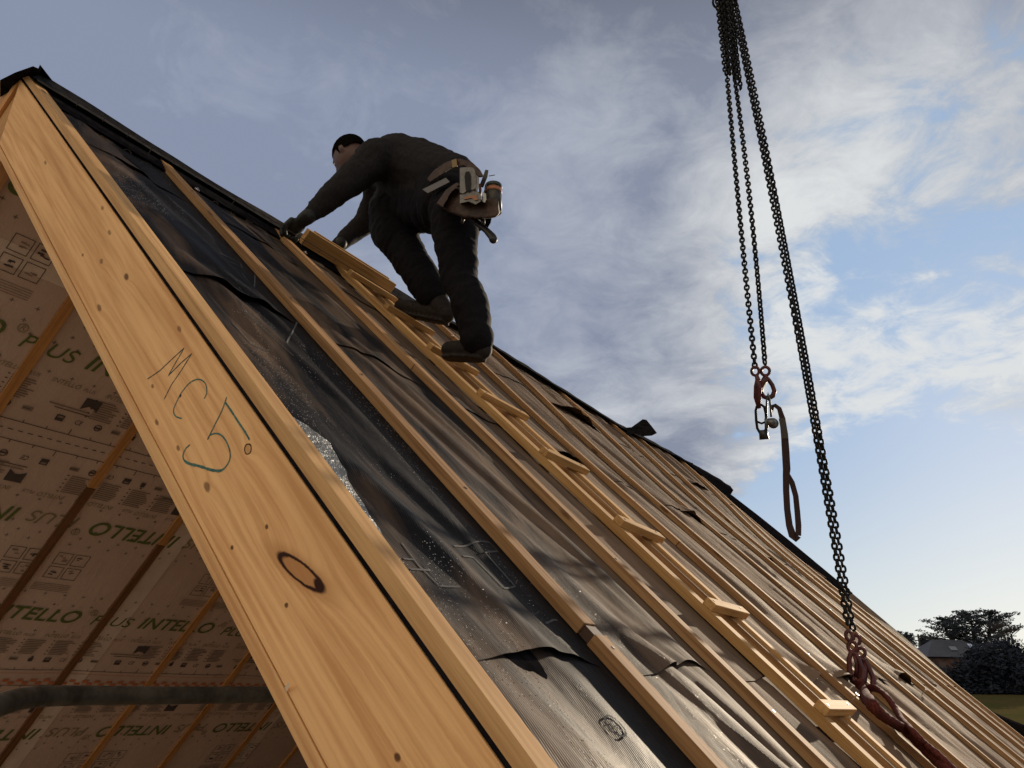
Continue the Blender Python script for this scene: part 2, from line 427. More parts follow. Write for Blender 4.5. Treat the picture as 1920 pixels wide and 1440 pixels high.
# membrane height over the roof
NODES_U = [b for ab in BT for b in ab] + [8.62]
def bay(u):
    lo = .84; hi = 8.62
    for a, b in BT:
        if u < a: hi = a; break
        if u <= b: return 0.0, a, b
        lo = b
    t = (u - lo) / (hi - lo)
    return min(1., 1.15 * max(0., math.sin(math.pi * t)) ** 1.5), lo, hi
def hgt(u, v):
    w, lo, hi = bay(u)
    q = u - .30 * v
    A = .013 + .011 * min(1, max(0, (u - 1.4) / 2.))
    if 2.004 < u < 3.15: A *= .35
    z = noise.noise(Vector((u * 2.6, v * 3.4, 9.3)))
    q += .05 * z
    x = noise.noise(Vector((q * 3.6, v * .8, 1.7)))
    y = noise.noise(Vector((q * 8.0, v * 1.1, 4.1)))
    f = noise.noise(Vector((q * 17., v * 2.0, 6.6)))
    g = 1 - 3.2 * abs(noise.noise(Vector((q * 5.5, v * .9, 2.2))))
    k = 1. if u > 1.96 else 1.25
    h = k * A * .86 * (.30 + 1.15 * x + 1.45 * y + .5 * z + .75 * f + .42 * g)
    h = .027 * math.tanh(h / .027) if h > 0 else h * .4
    return -.4485 + w * h + lift(u, v)
def verge_n(v):
    T = [(-3.6, -.350), (-3.0, -.345), (-2.6, -.350), (-1.75, -.375), (-1.15, -.396), (-.55, -.438), (-.25, -.470), (0., -.455), (2., -.455)]
    for (a, x), (b, y) in zip(T, T[1:]):
        if v <= b: return x + (y - x) * (v - a) / (b - a)
    return -.455
us = []
u = .846
while u < 8.62:
    us.append(u); u += .0115 if u < 2.1 else (.016 if u < 3.2 else .03)
us.append(8.62)
EDG = [-3.56, -2.86, -1.85, -.52, .80, 1.66]
LIFT = {1: [(1.1, .05, .006), (4.25, .30, .055), (6.5, .15, .04)], 2: [(1.15, .22, .012), (2.85, .18, .03), (4.55, .17, .055), (6.0, .3, .02)],
        3: [(1.00, .05, .006), (1.12, .07, .012), (1.26, .05, .008), (1.62, .08, .010), (1.80, .08, .010), (2.98, .1, .025), (3.5, .14, .03), (5.25, .14, .05), (4.3, .2, .02)], 4: [], 5: []}
def edge_v(i, u):
    e = EDG[i]
    if i == 0: return e
    if i == 2: e += -.03 * math.sin((u - .84) * 2.2)
    if i == 3: e += .022 * math.sin(u * 9.5) - .05 * min(1, max(0, (u - 2.5) / 2.))
    return e + .010 * noise.noise(Vector((u * 6, i * 7., 0)))
for i in range(1, 6):
    vs = []; fs = []
    vt = EDG[i-1] - (.14 if i > 1 else 0)
    nv = int((EDG[i] - vt) / (.016 if i in (2, 3, 4) else .03)) + 2
    for j in range(nv + 1):
        t = j / nv
        for u in us:
            ev = edge_v(i, u); v = vt + (ev - vt) * t
            h = hgt(u, v)
            w = bay(u)[0]
            d = ev - v
            if d < .16:
                s = (1 - d / .16) ** 1.6
                lf = .0035 + sum(a * math.exp(-((u - c) / wd) ** 2) for c, wd, a in LIFT[i])
                h += s * lf * w
            if i > 1 and v < EDG[i-1] + .03: h -= .003 * (1 if v < EDG[i-1] - .02 else (EDG[i-1] + .03 - v) / .05) * (.15 + w)
            if u > 8.342:
                h += (verge_n(v) - h) * ((u - 8.342) / (8.62 - 8.342)) ** 1.1
            vs.append((v, u, h))
    k = len(us)
    for j in range(nv):
        for q in range(k - 1):
            fs.append((j*k+q, j*k+q+1, (j+1)*k+q+1, (j+1)*k+q))
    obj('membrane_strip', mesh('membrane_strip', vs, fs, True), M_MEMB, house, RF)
# black board just below, painting the shade in the gaps at the laps
s_ = MB(); s_.box((-3.5, .852, -.470), (1.70, 8.58, -.4535)); part(s_, 'lap_shade_board', M_BLACK)
# thick folded edge of the membrane under the verge batten
s_ = MB(); s_.box((-3.49, .8435, -.4555), (1.70, .860, -.4485)); part(s_, 'membrane_edge', M_BLACK)
# verge flap: loose black sheet standing up along the far gable, ragged
top_ = [(1296, 872), (1299, 868), (1305, 882), (1312, 877), (1327, 888), (1343, 901), (1364, 925), (1378, 942), (1391, 955), (1400, 960), (1411, 963), (1433, 983), (1456, 1009), (1478, 1028), (1500, 1046), (1528, 1065), (1556, 1086), (1578, 1101), (1600, 1118), (1625, 1138), (1650, 1158), (1675, 1181), (1700, 1203)]
vs = []; fs = []
for k, (x, y) in enumerate(top_):
    a = at_u(x, y, 8.72); v = a.x; hn = verge_n(v)
    vs += [a, Vector((v, 8.67, a.z * .45 + hn * .55 + .012 * noise.noise(Vector((k * .9, 0, 0))))), Vector((v, 8.60, hn - .006)), a + Vector((0, .008, -.012))]
for k in range(len(top_) - 1):
    for q in range(4): fs.append((4*k+q, 4*k+(q+1) % 4, 4*k+4+(q+1) % 4, 4*k+4+q))
obj('verge_flap', mesh('verge_flap', vs, fs, True), M_BLACK, house, RF)
vs = []; fs = []
for j in range(41):
    v = -3.52 + 1.75 * j / 40
    for k in range(4):
        u = 8.345 + .275 * k / 3; b0_ = -.4485 + lift(u, v)
        vs.append((v, u, b0_ + (verge_n(v) - b0_) * ((u - 8.342) / .278) ** 1.1 + .006))
for j in range(40):
    for k in range(3): fs.append((4*j+k, 4*j+k+1, 4*j+5+k, 4*j+4+k))
obj('verge_flap', mesh('verge_flap3', vs, fs, True), M_BLACK, house, RF)
# tail of membrane curling up beyond the verge, low down
top_ = [(1700, 1203), (1745, 1243), (1790, 1282), (1815, 1302), (1840, 1322), (1865, 1336), (1890, 1347), (1920, 1359), (1960, 1372), (2040, 1400), (2160, 1450)]
vs = []; fs = []
for k, (x, y) in enumerate(top_):
    a = at_u(x, y, 8.98); v = a.x
    hn = verge_n(v)
    vs += [a, Vector((v, 8.85, (a.z + hn) / 2 - .035)), Vector((v, 8.60, hn - .006)), a + Vector((0, .01, -.012))]
for k in range(len(top_) - 1):
    for q in range(4): fs.append((4*k+q, 4*k+(q+1) % 4, 4*k+4+(q+1) % 4, 4*k+4+q))
obj('verge_flap', mesh('verge_flap2', vs, fs, True), M_BLACK, house, RF)

M_CAP = simple('grey_cap_membrane', (.040, .038, .038), 1., 0, 25, .35, .0, .001)
# ridge cap: narrow sheet over the ridge, its lower edge lifted
vs = []; fs = []
for j in range(81):
    u = .886 + 7.6 * j / 80
    w_ = .03 * noise.noise(Vector((u * 2.2, 4, 0)))
    g_ = 1 - min(1, max(0, (u - 2.3) / .6))
    vs += [(-3.40, u, -.446 + .018 * g_), (-3.33, u, -.450 + .026 * g_), (-3.24 + w_, u, -.455 + .017 * g_)]
for j in range(80):
    for k in range(2): fs.append((3*j+k, 3*j+k+1, 3*j+4+k, 3*j+3+k))
obj('ridge_gap_shade', mesh('ridge_gap_shade', vs, fs, True), M_BLACK, house, RF)  # black sheet painting the shadow gap under the cap's lifted edge
vs = []; fs = []; NU = 150
prof = [(-3.30, -.004), (-3.335, .012), (-3.38, .012), (-3.45, .0), (-3.50, .018)]
for j in range(NU + 1):
    u = .846 + (8.66 - .846) * j / NU
    rn = ridge_n(u) + .006 * noise.noise(Vector((u * 5, 0, 0)))
    lip = .5 + .5 * noise.noise(Vector((u * 2.3, 1, 0)))
    row = []
    g_ = min(1, max(0, (u - 2.5) / .5)); lf = lift(u, -3.4)
    row.append(Vector((-3.345 + .02 * lip - .075 * g_, u, -.412 + .008 * lip + lf)))
    row.append(Vector((-3.365 - .065 * g_, u, -.408 + .008 * lip + lf)))
    row.append(Vector((-3.39 - .05 * g_, u, max(-.415, rn - .03 * (1 - g_) - .004))))
    row.append(Vector((-3.46, u, rn)))
    tp = Vector((-3.5, u, rn + .012)); row.append(tp)
    row.append(opp(-3.46, u, -.42)); row.append(opp(-3.33, u, -.43)); row.append(opp(-3.2, u, -.44))
    vs += row
for j in range(NU):
    for k in range(7): fs.append((8*j+k, 8*j+k+1, 8*j+9+k, 8*j+8+k))
for (k0, k1, m_) in ((0, 116, M_CAP), (116, NU, M_BLACK)):
    me = mesh('ridge_cap', vs[8*k0:8*k1+8], [f for f in fs[:7*(k1-k0)]], True); me.flip_normals(); obj('ridge_cap', me, m_, house, RF)
# peeled end of the ridge cap at the near gable
P0 = [(0, 150, .80), (28, 136, .80), (62, 124, .80), (78, 131, .82), (75, 121, .84), (96, 148, .92), (118, 174, 1.02), (150, 192, 1.12)]
P1 = [(0, 185, .858), (26, 170, .858), (48, 152, .862), (62, 150, .89), (70, 156, .905), (84, 160, .95), (100, 172, 1.0), (140, 192, 1.1)]
vs = []
for (a, b) in zip(P0, P1): vs += [at_u(*a), at_u(*b)]
for (a, b) in zip(P0, P1): vs += [at_u(a[0], a[1], a[2] + .012), at_u(b[0], b[1], b[2] + .10)]
fs = []
for j in range(7):
    fs += [(2*j, 2*j+1, 2*j+3, 2*j+2), (16+2*j, 18+2*j, 19+2*j, 17+2*j), (2*j, 2*j+2, 18+2*j, 16+2*j), (2*j+1, 17+2*j, 19+2*j, 2*j+3)]
obj('ridge_flap', mesh('ridge_flap', vs, fs), M_BLACK, house, RF)
# upstanding flap and loops on the ridge further along
def flap(poly, u, th=.012, lean=.10):
    mb = MB(); n = len(poly); vs = []
    y0 = max(p[1] for p in poly)
    for s in (0, 1):
        for (x, y) in poly: vs.append(at_u(x, y, u + s * th + (y0 - y) * .004 * lean * 10))
    mb.add(vs, [list(range(n))[::-1], list(range(n, 2*n))] + [(i, (i+1) % n, n+(i+1) % n, n+i) for i in range(n)])
    return part(mb, 'ridge_flap', M_BLACK)
flap([(1128, 790), (1150, 797), (1170, 802), (1184, 801), (1205, 786), (1212, 787), (1222, 799), (1232, 812), (1222, 817), (1205, 818), (1190, 813), (1184, 814), (1182, 824), (1172, 816), (1160, 812), (1145, 803)], 5.8)
flap([(1284, 876), (1283, 866), (1287, 863), (1292, 867), (1297, 877), (1292, 880)], 7.3, .02, .05)

# metallic strip imitating wet glare on the membrane beside the first batten
def mat_wet_glare():
    m, nt, b = newmat('wet_glare_metal'); b.inputs['Metallic'].default_value = .75; b.inputs['Base Color'].default_value = (.30, .31, .31, 1)
    b.inputs['Roughness'].default_value = .48
    h = bump(nt, noise_(nt, coords(nt, (1, 1.6, 1)), 70, 4, .6, 1.2), .8, .007); nt.links.new(bump(nt, noise_(nt, coords(nt), 18, 4, .6), 1., .02, h), b.inputs['Normal']); return m
vs = []; fs = []; nj = 60
for j in range(nj + 1):
    v = -1.165 + .62 * j / nj; t = j / nj
    wd = .100 * min(1, t * 7) ** .5 * (1 - .78 * t) * (1 - t ** 6) + .004 + .006 * noise.noise(Vector((v * 30, 0, 0)))
    for k in range(7):
        u = .886 + wd * k / 6
        vs.append((v, u, hgt(u, v) + .002 + .0012 * noise.noise(Vector((v * 60, u * 80, 0)))))
for j in range(nj):
    for k in range(6): fs.append((7*j+k, 7*j+k+1, 7*j+8+k, 7*j+7+k))
obj('wet_glare_strip', mesh('wet_glare_strip', vs, fs, True), mat_wet_glare(), house, RF)

# faint outlined lettering on the outer membrane
M_FAINT = simple('faint_grey_print', (.060, .062, .066), .9, 0, 300, .4)
def stroke(mb, pts, w, fn):     # pts in (u,v)
    pts = [Vector(p) for p in pts]
    fine = []
    for a, b in zip(pts, pts[1:]):
        n = max(1, int((b - a).length / .012))
        fine += [a + (b - a) * k / n for k in range(n)]
    fine.append(pts[-1]); vs = []
    for i, p in enumerate(fine):
        t = (fine[min(i+1, len(fine)-1)] - fine[max(i-1, 0)]).normalized(); s = Vector((-t.y, t.x)) * w / 2
        for q in (p + s, p - s): vs.append(fn(q))
    mb.add(vs, [(2*i, 2*i+1, 2*i+3, 2*i+2) for i in range(len(fine) - 1)])
def on_roof(q): return Vector((q[1], q[0], hgt(q[0], q[1]) + .0016))
def px_uv(px, py): p = at_n(px, py, -.44); return (p.y, p.x)
for L in ([(855, 1019), (905, 1013), (921, 1013), (936, 1030), (912, 1034), (970, 1094), (950, 1097), (893, 1038), (872, 1038)],
          [(760, 1010), (790, 1050), (830, 1090), (870, 1090)], [(762, 1040), (782, 1041), (800, 1062)], [(775, 1060), (815, 1060)],
          [(1020, 1166), (1040, 1158), (1048, 1158)], [(560, 600), (540, 640), (556, 662)], [(455, 585), (500, 625), (550, 668)], [(440, 600), (475, 640), (505, 652)],
          [(400, 470), (420, 482), (455, 500), (452, 492), (425, 478), (412, 470)], [(455, 510), (478, 540), (480, 512)], [(205, 260), (212, 300), (230, 312)]):
    fl = MB(); stroke(fl, [px_uv(*p) for p in L], .0045, on_roof); part(fl, 'faint_outline_letter', M_FAINT)
cR = px_uv(1157, 1357)
fl = MB()
stroke(fl, [(cR[0] + .020 * math.cos(a * .4), cR[1] + .020 * math.sin(a * .4)) for a in range(17)], .004, on_roof)
stroke(fl, [(cR[0] - .007, cR[1] + .009), (cR[0] - .007, cR[1] - .009), (cR[0] + .005, cR[1] - .008), (cR[0] + .005, cR[1]), (cR[0] - .006, cR[1]), (cR[0] + .007, cR[1] + .009)], .003, on_roof)
part(fl, 'faint_registered_mark', M_FAINT)

M_NAILD = simple('dull_nail_head', (.16, .14, .12), .45, .7)
# washers and nails
def disc(v, u, n, r, mat=M_NAIL, h=.004):
    mb = MB(); pts = [(r * math.cos(a * math.pi / 8), r * math.sin(a * math.pi / 8)) for a in range(16)]
    mb.prism(pts, lambda a, b, d: Vector((v + a, u + b, n + d)), 0, h)
    mb.tube([(v, u, n), (v, u, n + h * 2.2)], r * .35, 8)
    part(mb, 'washer', mat)
for (px, py, n_) in ((369, 356, -.405), (572, 474, -.412), (950, 688, -.40), (848, 630, -.40), (1126, 793, -.395), (1192, 830, -.40), (1333, 913, -.38)):
    p = at_n(px, py, n_); disc(p.x, p.y, p.z, .010)
for (px, py) in ((1736, 1293), (1755, 1291), (1607, 1302)):
    nl = MB(); p = at_n(px, py, -.395); q = Vector((p.x, p.y, -.43)); nl.tube([q, p, p + Vector((0, 0, .001)), p + Vector((0, 0, .002))], [.003, .003, .008, .008], 8)
    part(nl, 'nail', M_NAIL)

rn_ = random.Random(12)
for (a_, b_) in (BT[1], BT[2], BT[4], BT[5], BT[7]):
    v = -3.1 + rn_.random() * .2
    while v < .1:
        nh = MB(); c = Vector((v, (a_ + b_) / 2 + rn_.uniform(-.008, .008), -.4203 + lift(a_, v)))
        nh.tube([c, c + Vector((0, 0, .0012))], .0042, 8); part(nh, 'nail_head', M_NAILD)
        v += .5 + rn_.uniform(-.06, .06)
# MC5 written by hand on the rafter
def zc(x, y): return (x / 2.6661, 560 + y / 2.6661)
STK = [[(738,402),(800,360),(850,312),(922,246),(880,318),(842,385),(905,322),(960,274),(905,362),(858,430),(822,502)],
       [(1022,500),(1034,470),(1030,430),(1008,407),(980,405),(945,425),(905,475),(880,525),(868,560),(880,588),(908,599)],
       [(1134,492),(1110,560),(1075,630),(1040,702),(1052,682),(1085,674),(1115,690),(1142,735),(1152,785),(1140,825),(1108,858),(1060,857),(1000,838),(950,826),(922,808),(916,782),(928,752),(950,730)],
       [(1128,520),(1160,566),(1195,620),(1225,665),(1248,705)]]
WD = [.0032, .0037, .0042, .0055]
for s, (L, w) in enumerate(zip(STK, WD)):
    mb = MB(); P = []
    for p in L:
        q = at_u(*zc(*p), .84); P.append(Vector((q.x, q.z)))
    sm = []
    for i in range(len(P) - 1):
        p0 = P[max(i-1, 0)]; p1 = P[i]; p2 = P[i+1]; p3 = P[min(i+2, len(P)-1)]
        sharp = s == 0
        for k in range(6):
            t = k / 6
            sm.append(p1 + (p2 - p1) * t if sharp else .5 * ((2*p1) + (p2-p0)*t + (2*p0-5*p1+4*p2-p3)*t*t + (3*p1-p0-3*p2+p3)*t**3))
    sm.append(P[-1]); vs = []
    for i, p in enumerate(sm):
        t = (sm[min(i+1, len(sm)-1)] - sm[max(i-1, 0)]).normalized()
        ww = w * (.75 + .35 * noise.noise(Vector((i * .7, s, 0)))) * (1.6 if (s == 2 and 58 < i < 84) else 1)
        d = Vector((-t.y, t.x)) * ww / 2
        for q in (p + d, p - d): vs.append((q.x, .8393, q.y))
    mb.add(vs, [(2*i, 2*i+1, 2*i+3, 2*i+2) for i in range(len(sm) - 1)])
    mb.build('handwriting', M_CRAYON if s > 0 else M_CRAYON_DK, raf, RF)
# splinters torn from the lower edge
sp = MB()
for (a, b, c) in (((510, 1250), (524, 1268), .832), ((533, 1290), (541, 1279), .826), ((528, 1283), (538, 1300), .833)):
    p = at_u(*a, .838); q = at_u(*b, c); sp.add([p, q, at_u(a[0] + 5, a[1] + 8, .838), at_u(b[0] + 3, b[1] + 4, c)], [(0, 1, 3, 2)])
sp.build('splinter', simple('pale_splinter', (.78, .62, .44), .8), raf, RF)

# inside of the far slope: membrane, laths, tapes, print
CE = -.700
def hc(u, v):
    t = ((u - 1.34) / .567) % 1.0
    seam = .010 * math.exp(-((v + .73) / .07) ** 2) * (1 if 2.0 < u else .3)
    return CE - .004 * math.sin(math.pi * t) + .002 * noise.noise(Vector((u * 4, v * 4, 0))) - seam * abs(math.sin((u - 2.45) / .567 * math.pi * .5))
vs = []; fs = []; NUc = 170; NVc = 100
for j in range(NVc + 1):
    for k in range(NUc + 1):
        v = -3.22 + 4.92 * j / NVc; u = .903 + (8.55 - .903) * k / NUc
        vs.append(opp(v, u, hc(u, v)))
for j in range(NVc):
    for k in range(NUc): fs.append((j*(NUc+1)+k, j*(NUc+1)+k+1, (j+1)*(NUc+1)+k+1, (j+1)*(NUc+1)+k))
ceil = obj('ceiling_membrane', mesh('ceiling_membrane', vs, fs, True), M_CEIL, house, RF)
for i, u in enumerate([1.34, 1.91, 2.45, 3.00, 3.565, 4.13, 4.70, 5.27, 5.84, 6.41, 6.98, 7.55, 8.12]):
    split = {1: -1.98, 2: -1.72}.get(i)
    for (a, b, m_) in ([(-3.2, split, M_CLATH), (split + .004, 1.66, wood('shaded_lath_wood%d' % i, (.22, .105, .05), (.15, .07, .03), 2))] if split else [(-3.2, 1.66, M_CLATH)]):  # lower lengths of two laths coloured darker to paint them in shade
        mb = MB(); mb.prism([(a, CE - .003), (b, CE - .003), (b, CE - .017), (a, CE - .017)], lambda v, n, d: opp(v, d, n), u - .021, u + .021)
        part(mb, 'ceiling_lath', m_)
for (u0, u1, v0, v1) in ((2.475, 2.585, -2.0, 1.6), (4.155, 4.27, -1.2, 1.6), (.905, 1.6, -2.97, -2.88)):
    mb = MB(); n = 60; vs = []
    for j in range(n + 1):
        v = v0 + (v1 - v0) * j / n
        vs += [opp(v, u0, hc(u0, v) - .0035), opp(v, u1, hc(u1, v) - .0035)]
    mb.add(vs, [(2*j, 2*j+1, 2*j+3, 2*j+2) for j in range(n)]); mb.build('joint_tape', M_TAPE, ceil, RF)

def text_geo(s, size, shear=.22, width=1.0, bold=0.):
    cu = bpy.data.curves.new('t', 'FONT'); cu.body = s; cu.size = size; cu.shear = shear; cu.space_character = 1.0; cu.offset = bold
    o = bpy.data.objects.new('t', cu); COL.objects.link(o)
    dg = bpy.context.evaluated_depsgraph_get(); dg.update()
    me = bpy.data.meshes.new_from_object(o.evaluated_get(dg))
    vs = [(v.co.x * width, v.co.y) for v in me.vertices]; fs = [tuple(p.vertices) for p in me.polygons]
    bpy.data.objects.remove(o); bpy.data.curves.remove(cu); bpy.data.meshes.remove(me)
    return vs, fs
TXT = {}
def put_text(mb, s, u0, v0, length, height, flip=False, bold=0.):
    key = (s, bold)
    if key not in TXT:
        vs, fs = text_geo(s, 1.0, .25, 1.0, bold); xs = [v[0] for v in vs]; ys = [v[1] for v in vs]
        TXT[key] = ([((v[0] - min(xs)) / (max(xs) - min(xs)), (v[1] - min(ys)) / (max(ys) - min(ys))) for v in vs], fs)
    vs, fs = TXT[key]; out = []
    for (a, b) in vs:
        if flip: u = u0 - a * length; v = v0 + b * height
        else: u = u0 + a * length; v = v0 - b * height
        out.append(opp(v, u, hc(u, v) - .0045))
    mb.add(out, fs)
def rect(mb, u0, v0, u1, v1, lift=.0045):
    n = max(1, int(abs(u1 - u0) / .15)); 
    for k in range(n):
        a = u0 + (u1 - u0) * k / n; b = u0 + (u1 - u0) * (k + 1) / n
        mb.add([opp(v0, a, hc(a, v0) - lift), opp(v0, b, hc(b, v0) - lift), opp(v1, b, hc(b, v1) - lift), opp(v1, a, hc(a, v1) - lift)], [(0, 1, 2, 3)])
def ring(mb, u, v, r, w):
    n = 20; vs = []
    for k in range(n):
        a = 2 * math.pi * k / n
        for q in (r, r - w): vs.append(opp(v + q * math.sin(a), u + q * math.cos(a), hc(u, v) - .005))
    mb.add(vs, [(2*k, 2*k+1, (2*k+3) % (2*n), (2*k+2) % (2*n)) for k in range(n)])
green, olive, ink, grey, orange = MB(), MB(), MB(), MB(), MB()
rnd = random.Random(3)
def roll(c, lo, hi, ph):          # one roll of sheet centred at c, print symmetric under half a turn
    for sgn in (1, -1):
        fl = sgn < 0
        V = lambda d: c + sgn * d           # d measured from roll centre towards its edge
        per = .845; base = ph if not fl else ph - .09
        k = -3 
        u = base - 4 * per
        while u < 5.6:
            if u > .3:
                a = u if not fl else u + .80
                cut = lambda x: .905 <= x
                # big lettering
                if (a if not fl else a - .80) > .30:
                    put_clip(green, 'INTELLO', a, V(.335), .49, .088, fl, .012)
                    s = 1 if not fl else -1
                    ringc = a + s * .545
                    if ringc > .93: ring(olive, ringc, V(.335) - s * .085, .021, .004); put_clip(olive, 'R', ringc - s * .010, V(.335) - s * .075, .018, .022, fl, .0)
                    put_clip(green if not fl else olive, 'PLUS', a + s * .565, V(.335), .235, .068, fl, .0)
                # black emblem and columns of small print
                e = a + (.12 if not fl else -.12)
                if e > 1.0:
                    vs = [(e - .03, V(.465)), (e + .045, V(.465)), (e + .045, V(.525)), (e + .02, V(.51)), (e, V(.507)), (e - .03, V(.53))]
                    ink.add([opp(v, uu, hc(uu, v) - .005) for uu, v in vs], [tuple(range(6))])
                    rect(grey, e - .16, V(.535), e + .02, V(.542)); rect(ink, e - .13, V(.552), e + .03, V(.556))
                for q in range(4):
                    cu = a + (.21 + .155 * q) * (1 if not fl else -1)
                    if cu < .93 + .07: continue
                    for r in range(9):
                        ln = .058 * (1 - .35 * rnd.random())
                        rect(grey, cu - .062, V(.462 + .012 * r), cu - .062 + ln * 2, V(.462 + .012 * r + .0055))
                        if r % 2 == 0: rect(ink, cu - .080, V(.462 + .012 * r), cu - .070, V(.462 + .012 * r + .005))
                # row of symbols
                for q in range(9):
                    cu = a + (.04 + .088 * q) * (1 if not fl else -1)
                    if cu < .96: continue
                    t = q % 5
                    if t == 0: rect(ink, cu - .018, V(.585), cu + .018, V(.618)); rect(grey, cu - .012, V(.59), cu + .012, V(.60), .0052)
                    elif t == 1: put_clip(ink, 'CE', cu - .018 * sgn, V(.612), .034, .024, fl, .0)
                    elif t == 2: ring(ink, cu, V(.60), .018, .005); rect(ink, cu - .012, V(.597), cu + .012, V(.606))
                    elif t == 3: rect(grey, cu - .022, V(.59), cu + .022, V(.61)); rect(ink, cu - .02, V(.598), cu + .012, V(.602), .0052)
                    else: rect(ink, cu - .012, V(.59), cu + .012, V(.615)); ring(ink, cu, V(.582), .006, .005)
            u += per
        # small repeated line of text
        u = .92 + .05
        while u < 5.3:
            put_text(olive, 'INTELLO', u if not fl else u + .125, V(.440), .125, .024, fl)
            put_text(grey, 'PLUS', (u + .14) if not fl else (u - .015), V(.440), .055, .018, fl)
            u += .245
        # edge line with ticks, broken line
        rect(ink, .905, V(.672), 8.4, V(.6755))
        u = .96; q = 0
        while u < 5.6:
            rect(ink, u, V(.672), u + .0035, V(.672 - (.030 if q % 4 == 3 else .014))); u += .1; q += 1
        # grid of small crosses
        for row, d in ((0, .215), (1, .285 - .02), (2, .40)):
            u = .93 + (row % 2) * .05
            while u < 5.3:
                s = .009
                rect(ink, u - s, V(d) - .0012, u + s, V(d) + .0012); rect(ink, u - .0012, V(d) - s, u + .0012, V(d) + s)
                u += .10
    # framed pictograms in the middle of the roll
    u = 1.03
    q = 0
    for gu in (1.03, 1.75, 1.98, 2.83, 3.05, 3.9, 4.12):
        for a in (0, 1):
            for b in (0, 1):
                x = gu + a * .088; y = c - .115 + b * .09
                for (p0, p1) in (((x, y), (x + .075, y + .003)), ((x, y + .072), (x + .075, y + .075)), ((x, y), (x + .003, y + .075)), ((x + .072, y), (x + .075, y + .075))):
                    rect(ink, p0[0], p0[1], p1[0], p1[1])
                for r in range(4):
                    xx = x + .012 + rnd.random() * .03; yy = y + .012 + rnd.random() * .04
                    rect(ink if (a + b) % 2 else grey, xx, yy, xx + .012 + rnd.random() * .015, yy + .004 + rnd.random() * .006)
        for r in range(5): rect(grey, gu - .02, c + .085 + r * .011, gu + .17, c + .085 + r * .011 + .003)
    for row in range(2):
        u = .95 + row * .05
        while u < 5.3:
            yy = c + (-.17 if row else .15)
            rect(ink, u - .009, yy - .0012, u + .009, yy + .0012); rect(ink, u - .0012, yy - .009, u + .0012, yy + .009); u += .10
def put_clip(mb, s, u0, v0, L, H, fl, bold):
    if (u0 < .92 and not fl and u0 + L < .95) or (fl and u0 - L < .905 and u0 < .93): return
    if not fl and u0 < .905: 
        # only the letters clear of the gable edge
        n = len(s); w = L / n; k = int(math.ceil((.915 - u0) / w)); s2 = s[k:]
        if s2: put_text(mb, s2, u0 + k * w, v0, L - k * w, H, fl, bold)
        return
    if fl and u0 - L < .905:
        n = len(s); w = L / n; k = int((u0 - .915) / w); s2 = s[:k]
        if s2: put_text(mb, s2, u0, v0, k * w, H, fl, bold)
        return
    put_text(mb, s, u0, v0, L, H, fl, bold)
roll(-1.455, 0, 0, 2.665 - .845 * 1)
roll(-2.90, 0, 0, .70)
roll(.01, 0, 0, 1.845)
# dashed line at the joints, orange checks on the lower joint
u = .92
while u < 6:
    rect(ink, u, -2.182, u + .022, -2.178); u += .042
u = .92; q = 0
while u < 5.6:
    for r in range(2):
        if (q + r) % 2 == 0: rect(orange, u, -.715 + r * .022, u + .034, -.715 + r * .022 + .020, .0055)
    u += .036; q += 1
rect(orange, .92, -.760, 5.6, -.7575, .005)
for mb, nm, m_ in ((green, 'printed_lettering', M_GREEN), (olive, 'printed_lettering', M_OLIVE), (ink, 'printed_symbols', M_INK), (grey, 'printed_symbols', M_GREYINK), (orange, 'checked_tape', M_ORANGE)):
    mb.build(nm, m_, ceil, RF)

# the rest of the shell: outer skin of the far slope, inner skin of the near slope, end wall, walls, floor
s_ = MB()
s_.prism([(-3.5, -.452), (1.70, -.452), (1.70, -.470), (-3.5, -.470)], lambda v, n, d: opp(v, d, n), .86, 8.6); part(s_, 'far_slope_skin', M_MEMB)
s_ = MB(); s_.box((-3.27, .903, -.705), (1.70, 8.55, -.700)); part(s_, 'inner_skin', M_CEIL)
def hw(a, u, z):                 # house plan: a across from the ridge line, u along, z world
    h = Vector((DN.x, DN.y, 0)).normalized()
    base = Vector((apex.x, apex.y, 0)) + AL * (u - 4.7)
    return Vector((base.x, base.y, 0)) + h * a + Vector((0, 0, z))
M_WALLP = simple('timber_wall_panel', (.46, .34, .23), .8, 0, 8, .25, .3, .003)
eave_a = 5.2 * .72023
zr = apex.z
s_ = MB()
s_.prism([(-eave_a + .3, 0.02), (eave_a - .3, 0.02), (eave_a - .3, 3.62), (.12, zr - .40), (-.12, zr - .40), (-eave_a + .3, 3.62)], lambda a, z, u: hw(a, u, z), 8.44, 8.56)
s_.build('gable_wall', M_WALLP, house, ID)
for sg in (-1, 1):
    s_ = MB(); s_.prism([(sg * (eave_a - .30), .02), (sg * (eave_a - .42), .02), (sg * (eave_a - .42), 3.62), (sg * (eave_a - .30), 3.62)], lambda a, z, u: hw(a, u, z), .91, 8.43)
    s_.build('side_wall', M_WALLP, house, ID)
s_ = MB(); s_.prism([(-eave_a + .3, .02), (eave_a - .3, .02), (eave_a - .3, 3.0), (-eave_a + .3, 3.0)], lambda a, z, u: hw(a, u, z), .91, 1.01)
s_.build('gable_wall', M_WALLP, house, ID)
s_ = MB(); s_.prism([(-eave_a + .43, 2.78), (eave_a - .43, 2.78), (eave_a - .43, 2.98), (-eave_a + .43, 2.98)], lambda a, z, u: hw(a, u, z), 1.02, 8.43)
s_.build('attic_floor', simple('osb_floor', (.40, .28, .18), .8, 0, 40, .3), house, ID)

